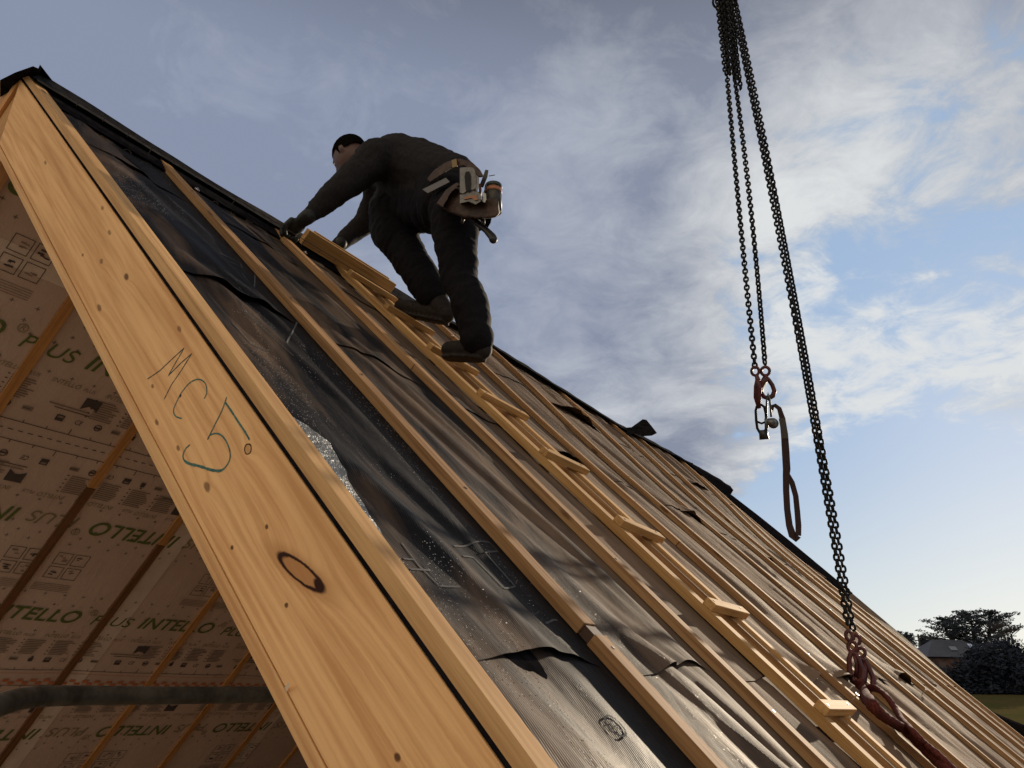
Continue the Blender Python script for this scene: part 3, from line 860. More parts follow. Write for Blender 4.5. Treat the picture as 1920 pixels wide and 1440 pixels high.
# ------------------------------------------------------------------ roof ladder
lb = roof_w(1.2, 2.5, -.44)
lad = empty('roof_ladder', lb, 'yellow wooden roof ladder lying on the battens under the worker', 'ladder')
for (a, b) in ((2.345, 2.398), (2.612, 2.655)):
    batten_mesh(a, b, -3.44, 1.25, -.441, -.411, .0004).build('rail', M_LADDER, lad, RF, bevel=.001)
def rung(v, u0=2.346, u1=2.688, dv=.037, tw=0.):
    mb = MB(); mb.box((v, u0, -.4105), (v + dv, u1, -.3845))
    c = Vector((v, (u0 + u1) / 2, -.40))
    R = Matrix.Translation(c) @ Matrix.Rotation(tw, 4, 'Z') @ Matrix.Translation(-c)
    mb.v = [R @ p for p in mb.v]; return mb
for i, v in enumerate([-3.21, -2.83, -2.43, -2.035, -1.62, -1.195, -.79, -.378, .03, .43, .83]):
    ro_ = rung(v, tw=random.uniform(-.03, .03)).build('rung', M_RUNG, lad, RF, bevel=.0015)
    for uu in (2.37, 2.635):
        nh = MB(); c = Vector((v + .018 + random.uniform(-.004, .004), uu + random.uniform(-.006, .006), -.3843)); nh.tube([c, c + Vector((0, 0, .0012))], .004, 8); nh.build('nail_head', M_NAILD, ro_, RF)
hbm = MB(); hbm.box((-3.345, 2.10, -.418), (-3.31, 2.735, -.338)); hbm.box((-3.375, 2.16, -.412), (-3.347, 2.70, -.333))
hbm.build('head_board', M_RUNG, lad, RF, bevel=.0015)

# ------------------------------------------------------------------ the worker (roof frame points on planes of constant u)
A = at_u
foot_c = A(880, 650, 2.45)
pr = RF @ Vector((foot_c.x, foot_c.y, -.385))
person = empty('person', pr, 'worker in dark clothes and gloves bending over at the top of the roof ladder', 'person')
M_SKIN = simple('skin', (.085, .038, .027), .55)
M_HAIR = simple('dark_hair', (.006, .005, .004), 1., 0, 200, .5, .0)
M_SHIRT = simple('charcoal_shirt', (.017, .015, .016), .9, 0, 90, .3, .2, .002)
M_TROUS = simple('black_work_trousers', (.0055, .005, .007), .9, 0, 60, .3, .2, .002)
M_BOOT = simple('brown_work_boot', (.020, .015, .013), .75, 0, 60, .4, .3, .002)
M_GLOVE = simple('black_glove', (.022, .023, .022), .6, 0, 80, .4, .3, .001)
S = 1.0 / F_PX
def rr(px, P): return px * S * P.length            # radius in metres of px pixels at point P
def body_parts(g):
    B = {}
    B['hipL'] = A(856, 392, 2.33); B['hipR'] = A(770, 392, 2.55)
    B['pel'] = A(835, 362, 2.42)
    B['waist'] = A(800, 330, 2.42); B['chest'] = A(745, 308, 2.40); B['shL'] = A(706, 297, 2.24); B['shR'] = A(716, 330, 2.60)
    B['elL'] = A(640, 352, 2.10); B['wrL'] = A(576, 407, 2.00); B['elR'] = A(683, 420, 2.60); B['wrR'] = A(632, 462, 2.50)
    B['knL'] = A(862, 520, 2.33); B['anL'] = A(893, 625, 2.36); B['knR'] = A(806, 535, 2.55); B['anR'] = A(815, 566, 2.56)
    B['neck'] = A(688, 296, 2.38); B['head'] = A(655, 293, 2.36)
    return B
B = body_parts(0)
bod = MB()
def limb(mb, *seq):
    for (p, a), (q, b) in zip(seq, seq[1:]): mb.cap(B[p] if isinstance(p, str) else p, a, B[q] if isinstance(q, str) else q, b)
limb(bod, ('pel', .125), ('waist', .115), ('chest', .125), ('neck', .055), ('head', .065))
limb(bod, ('shL', .062), ('elL', .042), ('wrL', .028)); limb(bod, ('shR', .062), ('elR', .042), ('wrR', .028))
limb(bod, ('chest', .12), ('shL', .07)); limb(bod, ('chest', .12), ('shR', .07))
limb(bod, ('pel', .10), ('hipL', .085), ('knL', .06), ('anL', .04)); limb(bod, ('pel', .10), (A(745, 402, 2.50), .085), (A(740, 430, 2.50), .07), (A(772, 485, 2.52), .06), (A(802, 535, 2.54), .05), ('anR', .04))
hc_ = B['head']; rh = rr(33, hc_)
up_im = (A(634, 268, 2.36) - A(668, 312, 2.36)).normalized()      # crown to chin axis
sd = Vector((0, 1, 0)); fwd = sd.cross(up_im).normalized()
if (A(634, 335, 2.36) - hc_).dot(fwd) < 0: fwd = -fwd
HR = Matrix((fwd, sd, up_im)).transposed()
bod.ell(hc_, (.098, .076, .118), HR)
bod.ell(hc_ - up_im * .055 + fwd * .03, (.06, .052, .06), HR)         # jaw
bod.ell(hc_ + fwd * .098 - up_im * .012, (.018, .013, .026), HR)       # nose
bod.ell(hc_ + fwd * .078 + up_im * .022, (.022, .05, .012), HR)        # brow
bod.ell(hc_ + fwd * .088 - up_im * .055, (.012, .024, .010), HR)       # mouth
for s in (-1, 1): bod.ell(hc_ + sd * s * .078 - fwd * .012 - up_im * .005, (.018, .008, .032), HR)   # ears
bm_ = remeshed('body', bod, .009, 3); M_ = obj('body', bm_, M_SKIN, person, RF)
for s in (-1, 1):
    e = MB(); e.ell(hc_ + fwd * .082 + sd * s * .03 + up_im * .002, (.010, .012, .008), HR, 8, 6); e.build('eye', simple('eye_white%d' % s, (.5, .48, .45), .3), person, RF, True)
hr = MB(); hr.ell(hc_ + up_im * .022 - fwd * .014, (.104, .086, .112), HR, 20, 14)
hme = hr.mesh('hair', True); bmh = bmesh.new(); bmh.from_mesh(hme)
bmesh.ops.delete(bmh, geom=[v for v in bmh.verts if ((v.co - hc_).dot(fwd) > .045 and (v.co - hc_).dot(up_im) < .042) or (v.co - hc_).dot(up_im) < -.045], context='VERTS')
bmh.to_mesh(hme); bmh.free(); obj('hair', hme, M_HAIR, person, RF)
# shirt
sh = MB()
limb(sh, ('chest', .155), ('shL', .102)); limb(sh, ('chest', .150), ('shR', .095))
limb(sh, ('chest', .160), ('waist', .150), (A(848, 338, 2.42), .135)); limb(sh, (A(710, 288, 2.36), .085), (A(684, 293, 2.37), .058))
limb(sh, ('shL', .098), (A(672, 326, 2.17), .082), ('elL', .070), (A(608, 380, 2.05), .058), ('wrL', .036))
limb(sh, ('shR', .092), (A(706, 375, 2.61), .080), ('elR', .066), (A(655, 442, 2.55), .054), ('wrR', .044))
limb(sh, (A(735, 262, 2.42), .02), (A(790, 268, 2.42), .03), (A(850, 296, 2.42), .03))
limb(sh, (A(760, 350, 2.46), .13), (A(722, 388, 2.50), .09), (A(706, 424, 2.50), .045), (A(700, 438, 2.50), .018))
limb(sh, (A(770, 350, 2.46), .14), (A(820, 368, 2.42), .12))
for k in range(9):                 # creases at the elbow and waist
    t = k / 8
    p = A(655 - 60 * t, 338 + 52 * t, 2.13 - .08 * t); q = Vector((0, .01, 0))
    sh.ell(p + Vector((0, -.045, 0)), (.020, .02, .006), Matrix.Rotation(k * .9, 3, 'Y'))
sme = remeshed('shirt', sh, .009, 5)
displace(sme, lambda c: .005 * noise.noise(c * 13) + .0035 * noise.noise(Vector((c.x * 38, c.y * 20, c.z * 9))) + .003 * noise.noise(Vector((c.x * 22, c.y * 10, c.z * 60))))
obj('shirt', sme, M_SHIRT, person, RF)
# trousers
tr = MB()
limb(tr, (A(828, 352, 2.42), .138), (A(842, 385, 2.40), .155)); limb(tr, (A(765, 385, 2.50), .12), (A(842, 385, 2.42), .15))
limb(tr, (A(856, 400, 2.34), .128), (A(854, 455, 2.32), .094), ('knL', .080), (A(878, 560, 2.34), .078), (A(890, 610, 2.36), .076), (A(894, 634, 2.36), .072))
limb(tr, (A(742, 400, 2.50), .140), (A(735, 432, 2.50), .115), (A(770, 485, 2.52), .090), (A(800, 535, 2.54), .084), (A(812, 552, 2.55), .078))
limb(tr, (A(715, 418, 2.50), .06), (A(790, 400, 2.50), .10))
tme = remeshed('trousers', tr, .009, 4)
displace(tme, lambda c: .009 * noise.noise(c * 10) + .006 * (1 - 2 * abs(noise.noise(Vector((c.x * 26, c.y * 9, c.z * 16))))))
tro = obj('trousers', tme, M_TROUS, person, RF)
# boots: sole along the ladder
def boot(toe, heel, ank, u):
    mb = MB(); t = A(*toe, u); h = A(*heel, u); a = A(*ank, u)
    m = (t + h) / 2
    mb.cap(h, .042, m, .046); mb.cap(m, .046, t, .036); mb.cap(h + (a - h) * .3, .05, a, .055); mb.cap(m + (a - m) * .25, .045, a, .05)
    d = (h - t).normalized(); s = Vector((0, 1, 0)); n = d.cross(s)
    if n.z > 0: n = -n
    for k in range(12):
        mb.ell(t + (h - t) * (k / 11) + n * .042, (.018, .046 if 2 < k < 10 else .038, .010), Matrix((d, s, n)).transposed())
    me = remeshed('boot', mb, .007, 2); return obj('boot', me, M_BOOT, person, RF)
boot((842, 655), (905, 656), (893, 634), 2.38); boot((752, 574), (838, 590), (818, 562), 2.56)
# gloves with five fingers each
def glove(wr, palm, grip, u, du):
    mb = MB(); w = A(*wr, u); p = A(*palm, u); g = A(*grip, u)
    ax = (p - w).normalized(); s = Vector((0, 1, 0)); n = ax.cross(s).normalized()
    if n.z < 0: n = -n
    mb.cap(w - ax * .02, .036, w + ax * .01, .034)
    mb.ell((w + p) / 2 + ax * .02, (.055, .046, .026), Matrix((ax, s, n)).transposed())
    for k, L in enumerate((.030, .036, .034, .027)):
        o = s * (-.033 + .022 * k)
        a = p + o + n * .004; b = a + ax * L - n * .012; c = b - n * .030 - ax * .002; d = c - ax * .022 - n * .004
        mb.cap(a, .0125, b, .0115); mb.cap(b, .0115, c, .0105); mb.cap(c, .0105, d, .0095)
    tb = (w + p) / 2 - s * .04; t2 = tb + ax * .030 - s * .012 - n * .02; t3 = t2 + ax * .022 + s * .012 - n * .018
    mb.cap(tb, .014, t2, .013); mb.cap(t2, .013, t3, .011)
    me = remeshed('glove', mb, .0045, 1); return obj('glove', me, M_GLOVE, person, RF)
glove((572, 410), (546, 430), (540, 455), 1.99, 0)
glove((634, 459), (606, 476), (600, 480), 2.50, 0)
# white tag sewn on the trousers
tg = MB(); q = [A(792, 355, 2.20), A(836, 333, 2.20), A(843, 341, 2.20), A(802, 362, 2.20)]
tg.add(q + [p + Vector((0, .006, 0)) for p in q], [(0,1,2,3),(7,6,5,4),(0,4,5,1),(1,5,6,2),(2,6,7,3),(3,7,4,0)])
tg.build('pocket_rule', simple('grey_rule', (.12, .115, .125), .5), person, RF)

# ------------------------------------------------------------------ tool belt and tools
M_LEATHER = simple('brown_leather', (.050, .026, .017), .6, 0, 35, .45, .4, .003)
bl = RF @ A(880, 400, 2.2)
belt = empty('tool_belt', bl, 'worn brown leather tool belt with pouch on the hip of the bending worker', 'tool belt')
def plate(mb, poly, u, th):
    n = len(poly); vs = [A(x, y, u) for x, y in poly] + [A(x, y, u + th) for x, y in poly]
    mb.add(vs, [list(range(n))[::-1], list(range(n, 2*n))] + [(i, (i+1) % n, n+(i+1) % n, n+i) for i in range(n)])
mb = MB(); plate(mb, [(800, 336), (815, 318), (838, 303), (862, 297), (884, 303), (900, 318), (908, 332), (898, 333), (884, 318), (864, 310), (845, 316), (825, 330), (806, 342)], 2.19, .05)
me = remeshed('belt_strap', mb, .006, 4); obj('belt_strap', me, M_LEATHER, belt, RF)
mb = MB(); plate(mb, [(822, 384), (830, 368), (843, 354), (858, 350), (876, 366), (900, 376), (918, 372), (934, 374), (937, 400), (930, 407), (905, 411), (872, 408), (842, 398)], 2.13, .10)
me = remeshed('pouch', mb, .007, 6); displace(me, lambda c: .004 * noise.noise(c * 25)); obj('pouch', me, M_LEATHER, belt, RF)
mb = MB(); plate(mb, [(818, 382), (836, 356), (856, 342), (864, 344), (846, 362), (830, 390)], 2.10, .06); me = remeshed('side_pocket', mb, .006, 3); obj('side_pocket', me, M_LEATHER, belt, RF)
mb = MB(); plate(mb, [(846, 300), (856, 297), (858, 312), (848, 315)], 2.178, .02); mb.build('buckle', simple('brass_buckle', (.16, .11, .05), .4, .6), belt, RF, bevel=.002)
for k, (x0, y0, x1, y1, r) in enumerate(((893, 372, 886, 340, .005), (899, 372, 900, 345, .006), (904, 372, 912, 346, .004), (869, 402, 866, 418, .008), (903, 406, 906, 420, .010), (917, 330, 928, 328, .0018))):
    mb = MB(); mb.tube([A(x0, y0, 2.17), A((x0 + x1) / 2 + 1, (y0 + y1) / 2, 2.165), A(x1, y1, 2.16)], [r, r, r * .8], 8)
    mb.build('tool_loop', simple('loop_%d' % k, [(.03, .02, .015), (.10, .03, .02), (.05, .05, .05), (.03, .02, .015), (.02, .02, .02), (.02, .02, .02)][k], .5), belt, RF, True)
sg_ = RF @ A(880, 360, 2.1)
gun = empty('staple_gun', sg_, 'grey hand staple gun with a black grip slot tucked in the worker\'s tool belt', 'staple gun')
M_GREY = simple('worn_grey_casing', (.15, .145, .135), .45, .2, 40, .25)
mb = MB()
plate(mb, [(862, 314), (884, 313), (890, 317), (893, 330), (894, 352), (888, 356), (876, 358), (868, 364), (862, 362)], 2.085, .045)
mb.build('casing', M_GREY, gun, RF, bevel=.003)
mb = MB(); plate(mb, [(862, 365), (872, 362), (884, 358), (897, 359), (902, 366), (901, 378), (892, 384), (878, 378), (862, 382)], 2.090, .04)
mb.build('magazine', M_GREY, gun, RF, bevel=.002)
mb = MB(); plate(mb, [(873, 322), (879, 321), (882, 328), (882, 352), (878, 360), (873, 356), (871, 330)], 2.081, .02); mb.build('grip_slot', M_CHAIN, gun, RF)
mb = MB(); plate(mb, [(870, 370), (884, 366), (893, 366), (897, 374), (890, 376), (884, 371), (870, 374)], 2.086, .006); mb.build('trigger_frame', simple('dull_orange', (.30, .12, .05), .5), gun, RF)
mb = MB(); plate(mb, [(905, 360), (911, 363), (912, 374), (909, 380), (903, 377), (904, 366)], 2.10, .03); mb.build('lever', simple('bright_steel', (.3, .3, .28), .35, .6), gun, RF)
mb = MB(); plate(mb, [(910, 318), (916, 319), (914, 332), (906, 352), (898, 350), (905, 332)], 2.16, .012)
tag(mb.build('pry_bar', simple('dark_tool_steel', (.03, .03, .032), .35, .7), None, RF), 'flat dark pry bar standing upright between the staple gun and the tin', 'pry bar')
cn0 = A(925, 350, 2.20); cn1 = A(925, 398, 2.20)
tin = empty('nail_tin', RF @ cn1, 'dark cylindrical tin with copper coloured band standing in the worker\'s leather pouch', 'tin')
mb = MB(); mb.tube([cn0, cn0 + (cn1 - cn0) * .98], [.036, .036], 20); mb.build('can_body', simple('dark_tin', (.05, .045, .035), .45, .4, 60, .6), tin, RF, True)
mb = MB(); mb.tube([cn0 + (cn1 - cn0) * -.03, cn0 + (cn1 - cn0) * .08], [.037, .038], 20); mb.build('lid', simple('dark_green_lid', (.03, .045, .04), .35), tin, RF, True)
mb = MB(); mb.tube([cn0 + (cn1 - cn0) * .14, cn0 + (cn1 - cn0) * .28], [.037, .037], 20); mb.build('band', simple('copper_band', (.40, .16, .08), .5, .3), tin, RF, True)
hm = empty('hammer', RF @ A(930, 446, 2.2), 'black handled hammer hanging head up below the leather pouch', 'hammer')
mb = MB(); limb(mb, (A(868, 396, 2.22), .010), (A(885, 410, 2.21), .013), (A(912, 432, 2.20), .014), (A(923, 444, 2.20), .017), (A(925, 449, 2.20), .018))
obj('handle', remeshed('handle', mb, .004, 1), simple('black_rubber', (.018, .018, .018), .5), hm, RF)
mb = MB(); plate(mb, [(895, 420), (912, 408), (922, 408), (920, 418), (914, 428), (898, 434)], 2.22, .02)
mb.build('head', simple('hammer_steel', (.08, .08, .08), .35, .8), hm, RF)

# ------------------------------------------------------------------ chain sling hanging from a crane out of view
LB1 = at_r(1416, 692, 3.80); LB2 = at_r(1435, 691, 3.83)
TOP = at_r(1358, -60, 5.55)
HB1 = at_r(1591, 1182, 3.68); HB2 = at_r(1601, 1190, 3.74)
sling = empty('chain_sling', TOP, 'black four-legged lifting chain with red hooks hanging from above the picture', 'chain sling')
def chain(mb, pts, pitch=.0245, wire=.0053, twist0=0.):
    pts = [Vector(p) for p in pts]; L = [0]
    for a, b in zip(pts, pts[1:]): L.append(L[-1] + (b - a).length)
    n = int(L[-1] / pitch); side = Vector((0.83, -0.55, 0))
    for i in range(n):
        s = (i + .5) * pitch; k = max(j for j in range(len(L)) if L[j] <= s); k = min(k, len(pts) - 2)
        f = (s - L[k]) / (L[k+1] - L[k]); c = pts[k].lerp(pts[k+1], f); t = (pts[k+1] - pts[k]).normalized()
        a = side - t * side.dot(t); a.normalize(); b2 = t.cross(a)
        ang = math.radians(45 + 90 * (i % 2)) + twist0 + .9 * math.sin(s * 1.1 + twist0 * 3)
        x = a * math.cos(ang) + b2 * math.sin(ang)
        hl = pitch / 2 + wire * .95; hw_ = wire * 2.45; path = []
        for q in range(12):
            th = 2 * math.pi * q / 12; cx = math.cos(th); sy = math.sin(th)
            path.append(c + x * cx * (hw_ - wire * .5) + t * ((hl - hw_) * (1 if sy > 0 else -1) * (1 if abs(sy) > .1 else 0) + sy * (hw_ - wire * .5)))
        mb.tube(path, wire, 6, closed=True)
def lerp_path(a, b, n, sag=0., dirv=Vector((0, 0, -1)), wob=0., sd=0):
    out = []
    for i in range(n + 1):
        t = i / n; out.append(a.lerp(b, t) + dirv * sag * 4 * t * (1 - t) + Vector((noise.noise(Vector((t * 3, sd, 0))), noise.noise(Vector((t * 3, sd, 5))), 0)) * wob * math.sin(math.pi * t))
    return out
X0 = CAMR @ Vector((1, 0, 0))
T1 = at_r(1347, -40, 5.45); T2 = at_r(1362, -40, 5.50); T3 = at_r(1354, -40, 5.50); T4 = at_r(1370, -40, 5.48)
J1 = at_r(1364, 150, 5.0); J2 = at_r(1378, 150, 4.97)
for pts, tw in ((lerp_path(T1, J1, 4) + lerp_path(J1, LB1, 16, -.012, Vector((.5, .5, 0)))[1:], 0), (lerp_path(T3, J2, 4) + lerp_path(J2, LB2, 16, .02, Vector((.5, -.3, 0)))[1:], .5),
                (lerp_path(T2, HB1, 24, .03, Vector((.8, 0, -.3))), .2), (lerp_path(T4, HB2, 24, .03, Vector((.8, 0, -.3))), .75)):
    mb = MB(); chain(mb, pts, twist0=tw); mb.build('chain_leg', M_CHAIN, sling, ID, True)
# shortened tails doubled back beside the upper part
for k, (x0, x1, y1) in enumerate(((1341, 1361, 146), (1351, 1369, 146), (1359, 1379, 150), (1367, 1389, 168), (1346, 1366, 140), (1364, 1384, 152))):
    mb = MB(); chain(mb, lerp_path(at_r(x0, -30, 5.42), at_r(x1, y1, 4.98), 6), twist0=k * .6); mb.build('chain_tail', M_CHAIN, sling, ID, True)
mb = MB()
for (x, y, w) in ((1347, 4, 9), (1369, 4, 10)):
    c = at_r(x, y, 5.35); r_im = CAMR @ Vector((1, 0, 0)); u_im = CAMR @ Vector((0, 1, 0)); r = w * 5.35 / F_PX
    mb.tube([c + r_im * r * math.cos(a * math.pi / 8) + u_im * r * 1.1 * math.sin(a * math.pi / 8) for a in range(16)], .007, 8, closed=True)
mb.build('shortening_clutch', M_CHAIN, sling, ID, True)
mb = MB(); c = at_r(1360, -75, 5.6); mb.tube([c + Vector((0, 0, .10)) + X0 * .055 * math.cos(a * math.pi / 8) + Vector((0, 0, .13)) * math.sin(a * math.pi / 8) for a in range(16)], .011, 8, closed=True); mb.build('master_link', M_CHAIN, sling, ID, True)
mb = MB(); c2 = c + Vector((0, 0, .22)); mb.tube([c2 + Vector((0, 0, 7.)), c2 + Vector((0, 0, .45))], .008, 8); mb.tube([c2 + Vector((0, 0, .46)), c2 + Vector((0, 0, .12))], [.06, .045], 12)
mb.tube([c2 + Vector((0, 0, .14)), c2 + X0 * .05 + Vector((0, 0, .04)), c2 + X0 * .03 - Vector((0, 0, .04)), c2 - X0 * .03 - Vector((0, 0, .035)), c2 - X0 * .05 + Vector((0, 0, .02))], [.02, .022, .022, .018, .008], 8)
mb.build('crane_hook', M_CHAIN, sling, ID, True)
ri = CAMR @ Vector((1, 0, 0)); ui = CAMR @ Vector((0, 1, 0)); zi = CAMR @ Vector((0, 0, 1))
def im(px, py, d, off=0.): return at_r(px, py, d + off)
def hook(pts, d, r, extra=(), twist=0.):
    """self-locking hook from image outline points at range d"""
    mb = MB(); mb.tube([im(x, y, d, o) for x, y, o in pts], r, 8, closed=True)
    for e in extra: mb.tube([im(x, y, d, o) for x, y, o in e[0]], e[1], 8, closed=e[2] if len(e) > 2 else False)
    return mb
d1 = 3.80
def oval(cx, cy, rx, ry, d, n=14, rot=0.):
    return [(cx + rx * math.cos(2*math.pi*k/n) * math.cos(rot) - ry * math.sin(2*math.pi*k/n) * math.sin(rot), cy + rx * math.cos(2*math.pi*k/n) * math.sin(rot) + ry * math.sin(2*math.pi*k/n) * math.cos(rot), d) for k in range(n)]
# left hook, seen edge on
h1 = MB()
h1.tube([im(x, y, d1, o) for x, y, o in oval(1416, 696, 7, 8, 0)], .0070, 8, closed=True)
h1.tube([im(x, y, d1) for x, y in ((1418, 702), (1421, 712), (1419, 725), (1419, 745), (1422, 758), (1424, 766))], [.009, .013, .015, .016, .013, .008], 8)
h1.tube([im(x, y, d1, -.03) for x, y in ((1421, 712), (1424, 728), (1423, 745), (1424, 762))], [.009, .011, .011, .007], 8)
h1.build('hook', M_RED, sling, ID, True)
# right hook, seen from the front with its open eye
h2 = MB()
h2.tube([im(x, y, 3.82, o) for x, y, o in oval(1435, 696, 8, 8, 0)], .0075, 8, closed=True)
h2.tube([im(x, y, 3.82) for x, y in ((1437, 705), (1441, 712), (1448, 722), (1452, 733), (1449, 742), (1441, 747), (1432, 744), (1427, 735), (1429, 725), (1434, 715))], [.012, .010, .010, .011, .012, .012, .010, .009, .010, .012], 8, closed=True)
h2.tube([im(x, y, 3.80) for x, y in ((1436, 708), (1430, 718), (1425, 728), (1424, 740))], [.015, .014, .012, .009], 8)
h2.build('hook', M_RED, sling, ID, True)
# hooks at the bottom of the loaded legs
for (ox, oy, dd) in ((0, 0, 3.60), (18, 12, 3.64)):
    h = MB()
    h.tube([im(x, y, dd, o) for x, y, o in oval(1592 + ox * .8, 1192 + oy * .6, 6, 9, 0, rot=-.3)], .0075, 8, closed=True)
    h.tube([im(x, y, dd, o) for x, y, o in oval(1598 + ox * .9, 1212 + oy, 8, 9, 0)], .0075, 8, closed=True)
    h.tube([im(x + ox, y + oy, dd) for x, y in ((1596, 1222), (1592, 1236), (1593, 1258), (1599, 1276), (1610, 1284), (1619, 1276), (1619, 1258), (1611, 1240), (1604, 1226))], [.011, .010, .011, .014, .015, .013, .010, .010, .012], 8, closed=True)
    h.tube([im(x + ox, y + oy, dd) for x, y in ((1602, 1224), (1606, 1245), (1604, 1270))], [.010, .008, .007], 8)
    h.build('hook', M_RED, sling, ID, True)

# shackle with long body hanging in the left hook
sk = MB()
sk.tube([im(x, y, d1) for x, y in ((1417, 770), (1419, 762), (1426, 758), (1433, 763), (1436, 775), (1437, 790), (1437, 803), (1432, 812), (1425, 812), (1420, 803), (1418, 788))], .0065, 8, closed=True)
sk.tube([im(x, y, d1) for x, y in ((1418, 790), (1428, 794), (1438, 790))], .0055, 8)
tag_sk = empty('lifting_link', im(1428, 760, d1), 'long grey steel lifting link with a bolt end hanging from the left chain hook', 'lifting link')
sk.build('link_body', M_CHAIN, tag_sk, ID, True)
mb = MB(); mb.tube([im(1431, 806, d1), im(1433, 824, d1)], [.020, .022], 12); mb.build('bolt_end', simple('dark_bolt', (.05, .05, .05), .4, .7), tag_sk, ID, True)
# anchor plate with round bolt on the right hook
pl = empty('shackle', im(1440, 745, 3.82), 'small steel bow shackle with round bolt head under the right chain hook', 'shackle')
mb = MB(); mb.tube([im(x, y, 3.80) for x, y in ((1437, 782), (1437, 765), (1438, 748), (1440, 737), (1443, 748), (1445, 766), (1446, 782))], .0052, 8); mb.build('bow', M_STEEL, pl, ID, True)
mb = MB(); mb.tube([im(1443, 790, 3.78), im(1447, 793, 3.74)], [.016, .016], 12); mb.tube([im(1449, 793, 3.78), im(1450, 794, 3.745)], [.024, .024], 16); mb.tube([im(1437, 785, 3.80), im(1437, 808, 3.80)], [.010, .008], 8); mb.build('bolt', M_STEEL, pl, ID, True)
# webbing strap, a flat loop
def ribbon(mb, pts, w, d, th=.003, turn=None):
    vs = []; n = len(pts)
    P = [im(x, y, d, o) for x, y, o in pts]
    for i, p in enumerate(P):
        t = (P[min(i+1, n-1)] - P[max(i-1, 0)]).normalized(); s = t.cross(zi).normalized(); nrm = s.cross(t)
        a = turn[i] if turn else 0.
        s2 = s * math.cos(a) + nrm * math.sin(a); n2 = nrm * math.cos(a) - s * math.sin(a)
        hw_ = (w[i] if isinstance(w, list) else w) / 2
        for q in ((s2 * hw_ + n2 * th), (s2 * -hw_ + n2 * th), (s2 * -hw_ - n2 * th), (s2 * hw_ - n2 * th)): vs.append(p + q)
    fs = [(0, 1, 2, 3), (4*n-1, 4*n-2, 4*n-3, 4*n-4)]
    for i in range(n - 1):
        for k in range(4): fs.append((4*i+k, 4*i+(k+1) % 4, 4*i+4+(k+1) % 4, 4*i+4+k))
    mb.add(vs, fs)
strap = MB()
ribbon(strap, [(1446, 772, 0), (1448, 762, 0), (1453, 760, 0), (1461, 766, 0), (1467, 785, 0), (1471, 815, 0), (1473, 845, 0), (1475, 880, 0), (1474, 893, 0)], [.015, .018, .018, .020, .026, .032, .034, .034, .030], 3.82)
ribbon(strap, [(1474, 890, 0), (1474, 920, 0), (1476, 955, 0), (1480, 985, 0), (1486, 1004, 0), (1492, 1009, .0), (1496, 1004, .0)], [.030, .028, .028, .030, .034, .036, .032], 3.82)
ribbon(strap, [(1477, 890, .02), (1485, 905, .02), (1492, 930, .02), (1495, 960, .02), (1497, 985, .01), (1497, 1004, .0)], [.020, .024, .024, .025, .026, .024], 3.82)
tag(strap.build('webbing_strap', M_WEB, None, ID), 'flat brown webbing strap ending in a long narrow loop, hanging from the right hook', 'strap')
mb = MB(); ribbon(mb, [(1466, 784, -.006), (1469, 800, -.006), (1472, 822, -.006)], .030, 3.82, .0015)
ST = bpy.data.objects['webbing_strap']; mb.build('sewn_patch', simple('grey_patch', (.07, .065, .055), .85), ST, ID)
# red round slings running from the lower hooks to the roof
def rsling(pts, label, r):
    mb = MB(); P = []
    for (x, y, n_) in pts: P.append(RF @ at_n(x, y, n_) if n_ < 0 else at_r(x, y, n_))
    Q = []
    for i in range(len(P) - 1):
        p0 = P[max(i-1, 0)]; p1 = P[i]; p2 = P[i+1]; p3 = P[min(i+2, len(P)-1)]
        for k in range(8):
            t = k / 8; Q.append(.5 * ((2*p1) + (p2-p0)*t + (2*p0-5*p1+4*p2-p3)*t*t + (3*p1-p0-3*p2+p3)*t**3))
    Q.append(P[-1])
    mb.tube(Q, [r * (1 + .07 * math.sin(i * 1.9) + .16 * noise.noise(Vector((i * .4, 0, 0)))) for i in range(len(Q))], 10, flat=.62)
    return tag(mb.build('round_sling', M_SLING, None, ID, True), label, 'lifting sling', 'red slings under the lower hooks')
rsling([(1608, 1276, 3.58), (1618, 1296, 3.52), (1632, 1318, -.375), (1655, 1342, -.385), (1680, 1358, -.39), (1700, 1372, -.395), (1740, 1412, -.395), (1775, 1445, -.39), (1800, 1475, -.40)], 'dark red round sling running down from the left lower hook across the battens', .021)
rsling([(1626, 1290, 3.62), (1645, 1292, 3.56), (1664, 1308, -.372), (1678, 1328, -.38), (1690, 1348, -.385), (1712, 1372, -.37), (1735, 1395, -.375), (1765, 1420, -.37), (1800, 1455, -.38)], 'shorter red sling looping to the right from the right lower hook', .018)

# ------------------------------------------------------------------ scaffold tube at lower left
tb_ = MB()
P = [(-230, 1400, 1.12), (-120, 1368, 1.2), (-40, 1338, 1.28), (0, 1322, 1.33), (30, 1312, 1.38), (70, 1306, 1.44), (140, 1304, 1.52), (300, 1304, 1.62), (505, 1302, 1.75), (760, 1298, 1.95), (1100, 1292, 2.3)]
P = [(x, y, d * 1.27) for x, y, d in P]
tb_.tube([at_r(x, y, d) for x, y, d in P], .0195, 16)
tag(tb_.build('scaffold_tube', M_TUBE, None, ID, True), 'bent dark grey steel scaffold tube crossing the open gable at the lower left', 'scaffold tube')

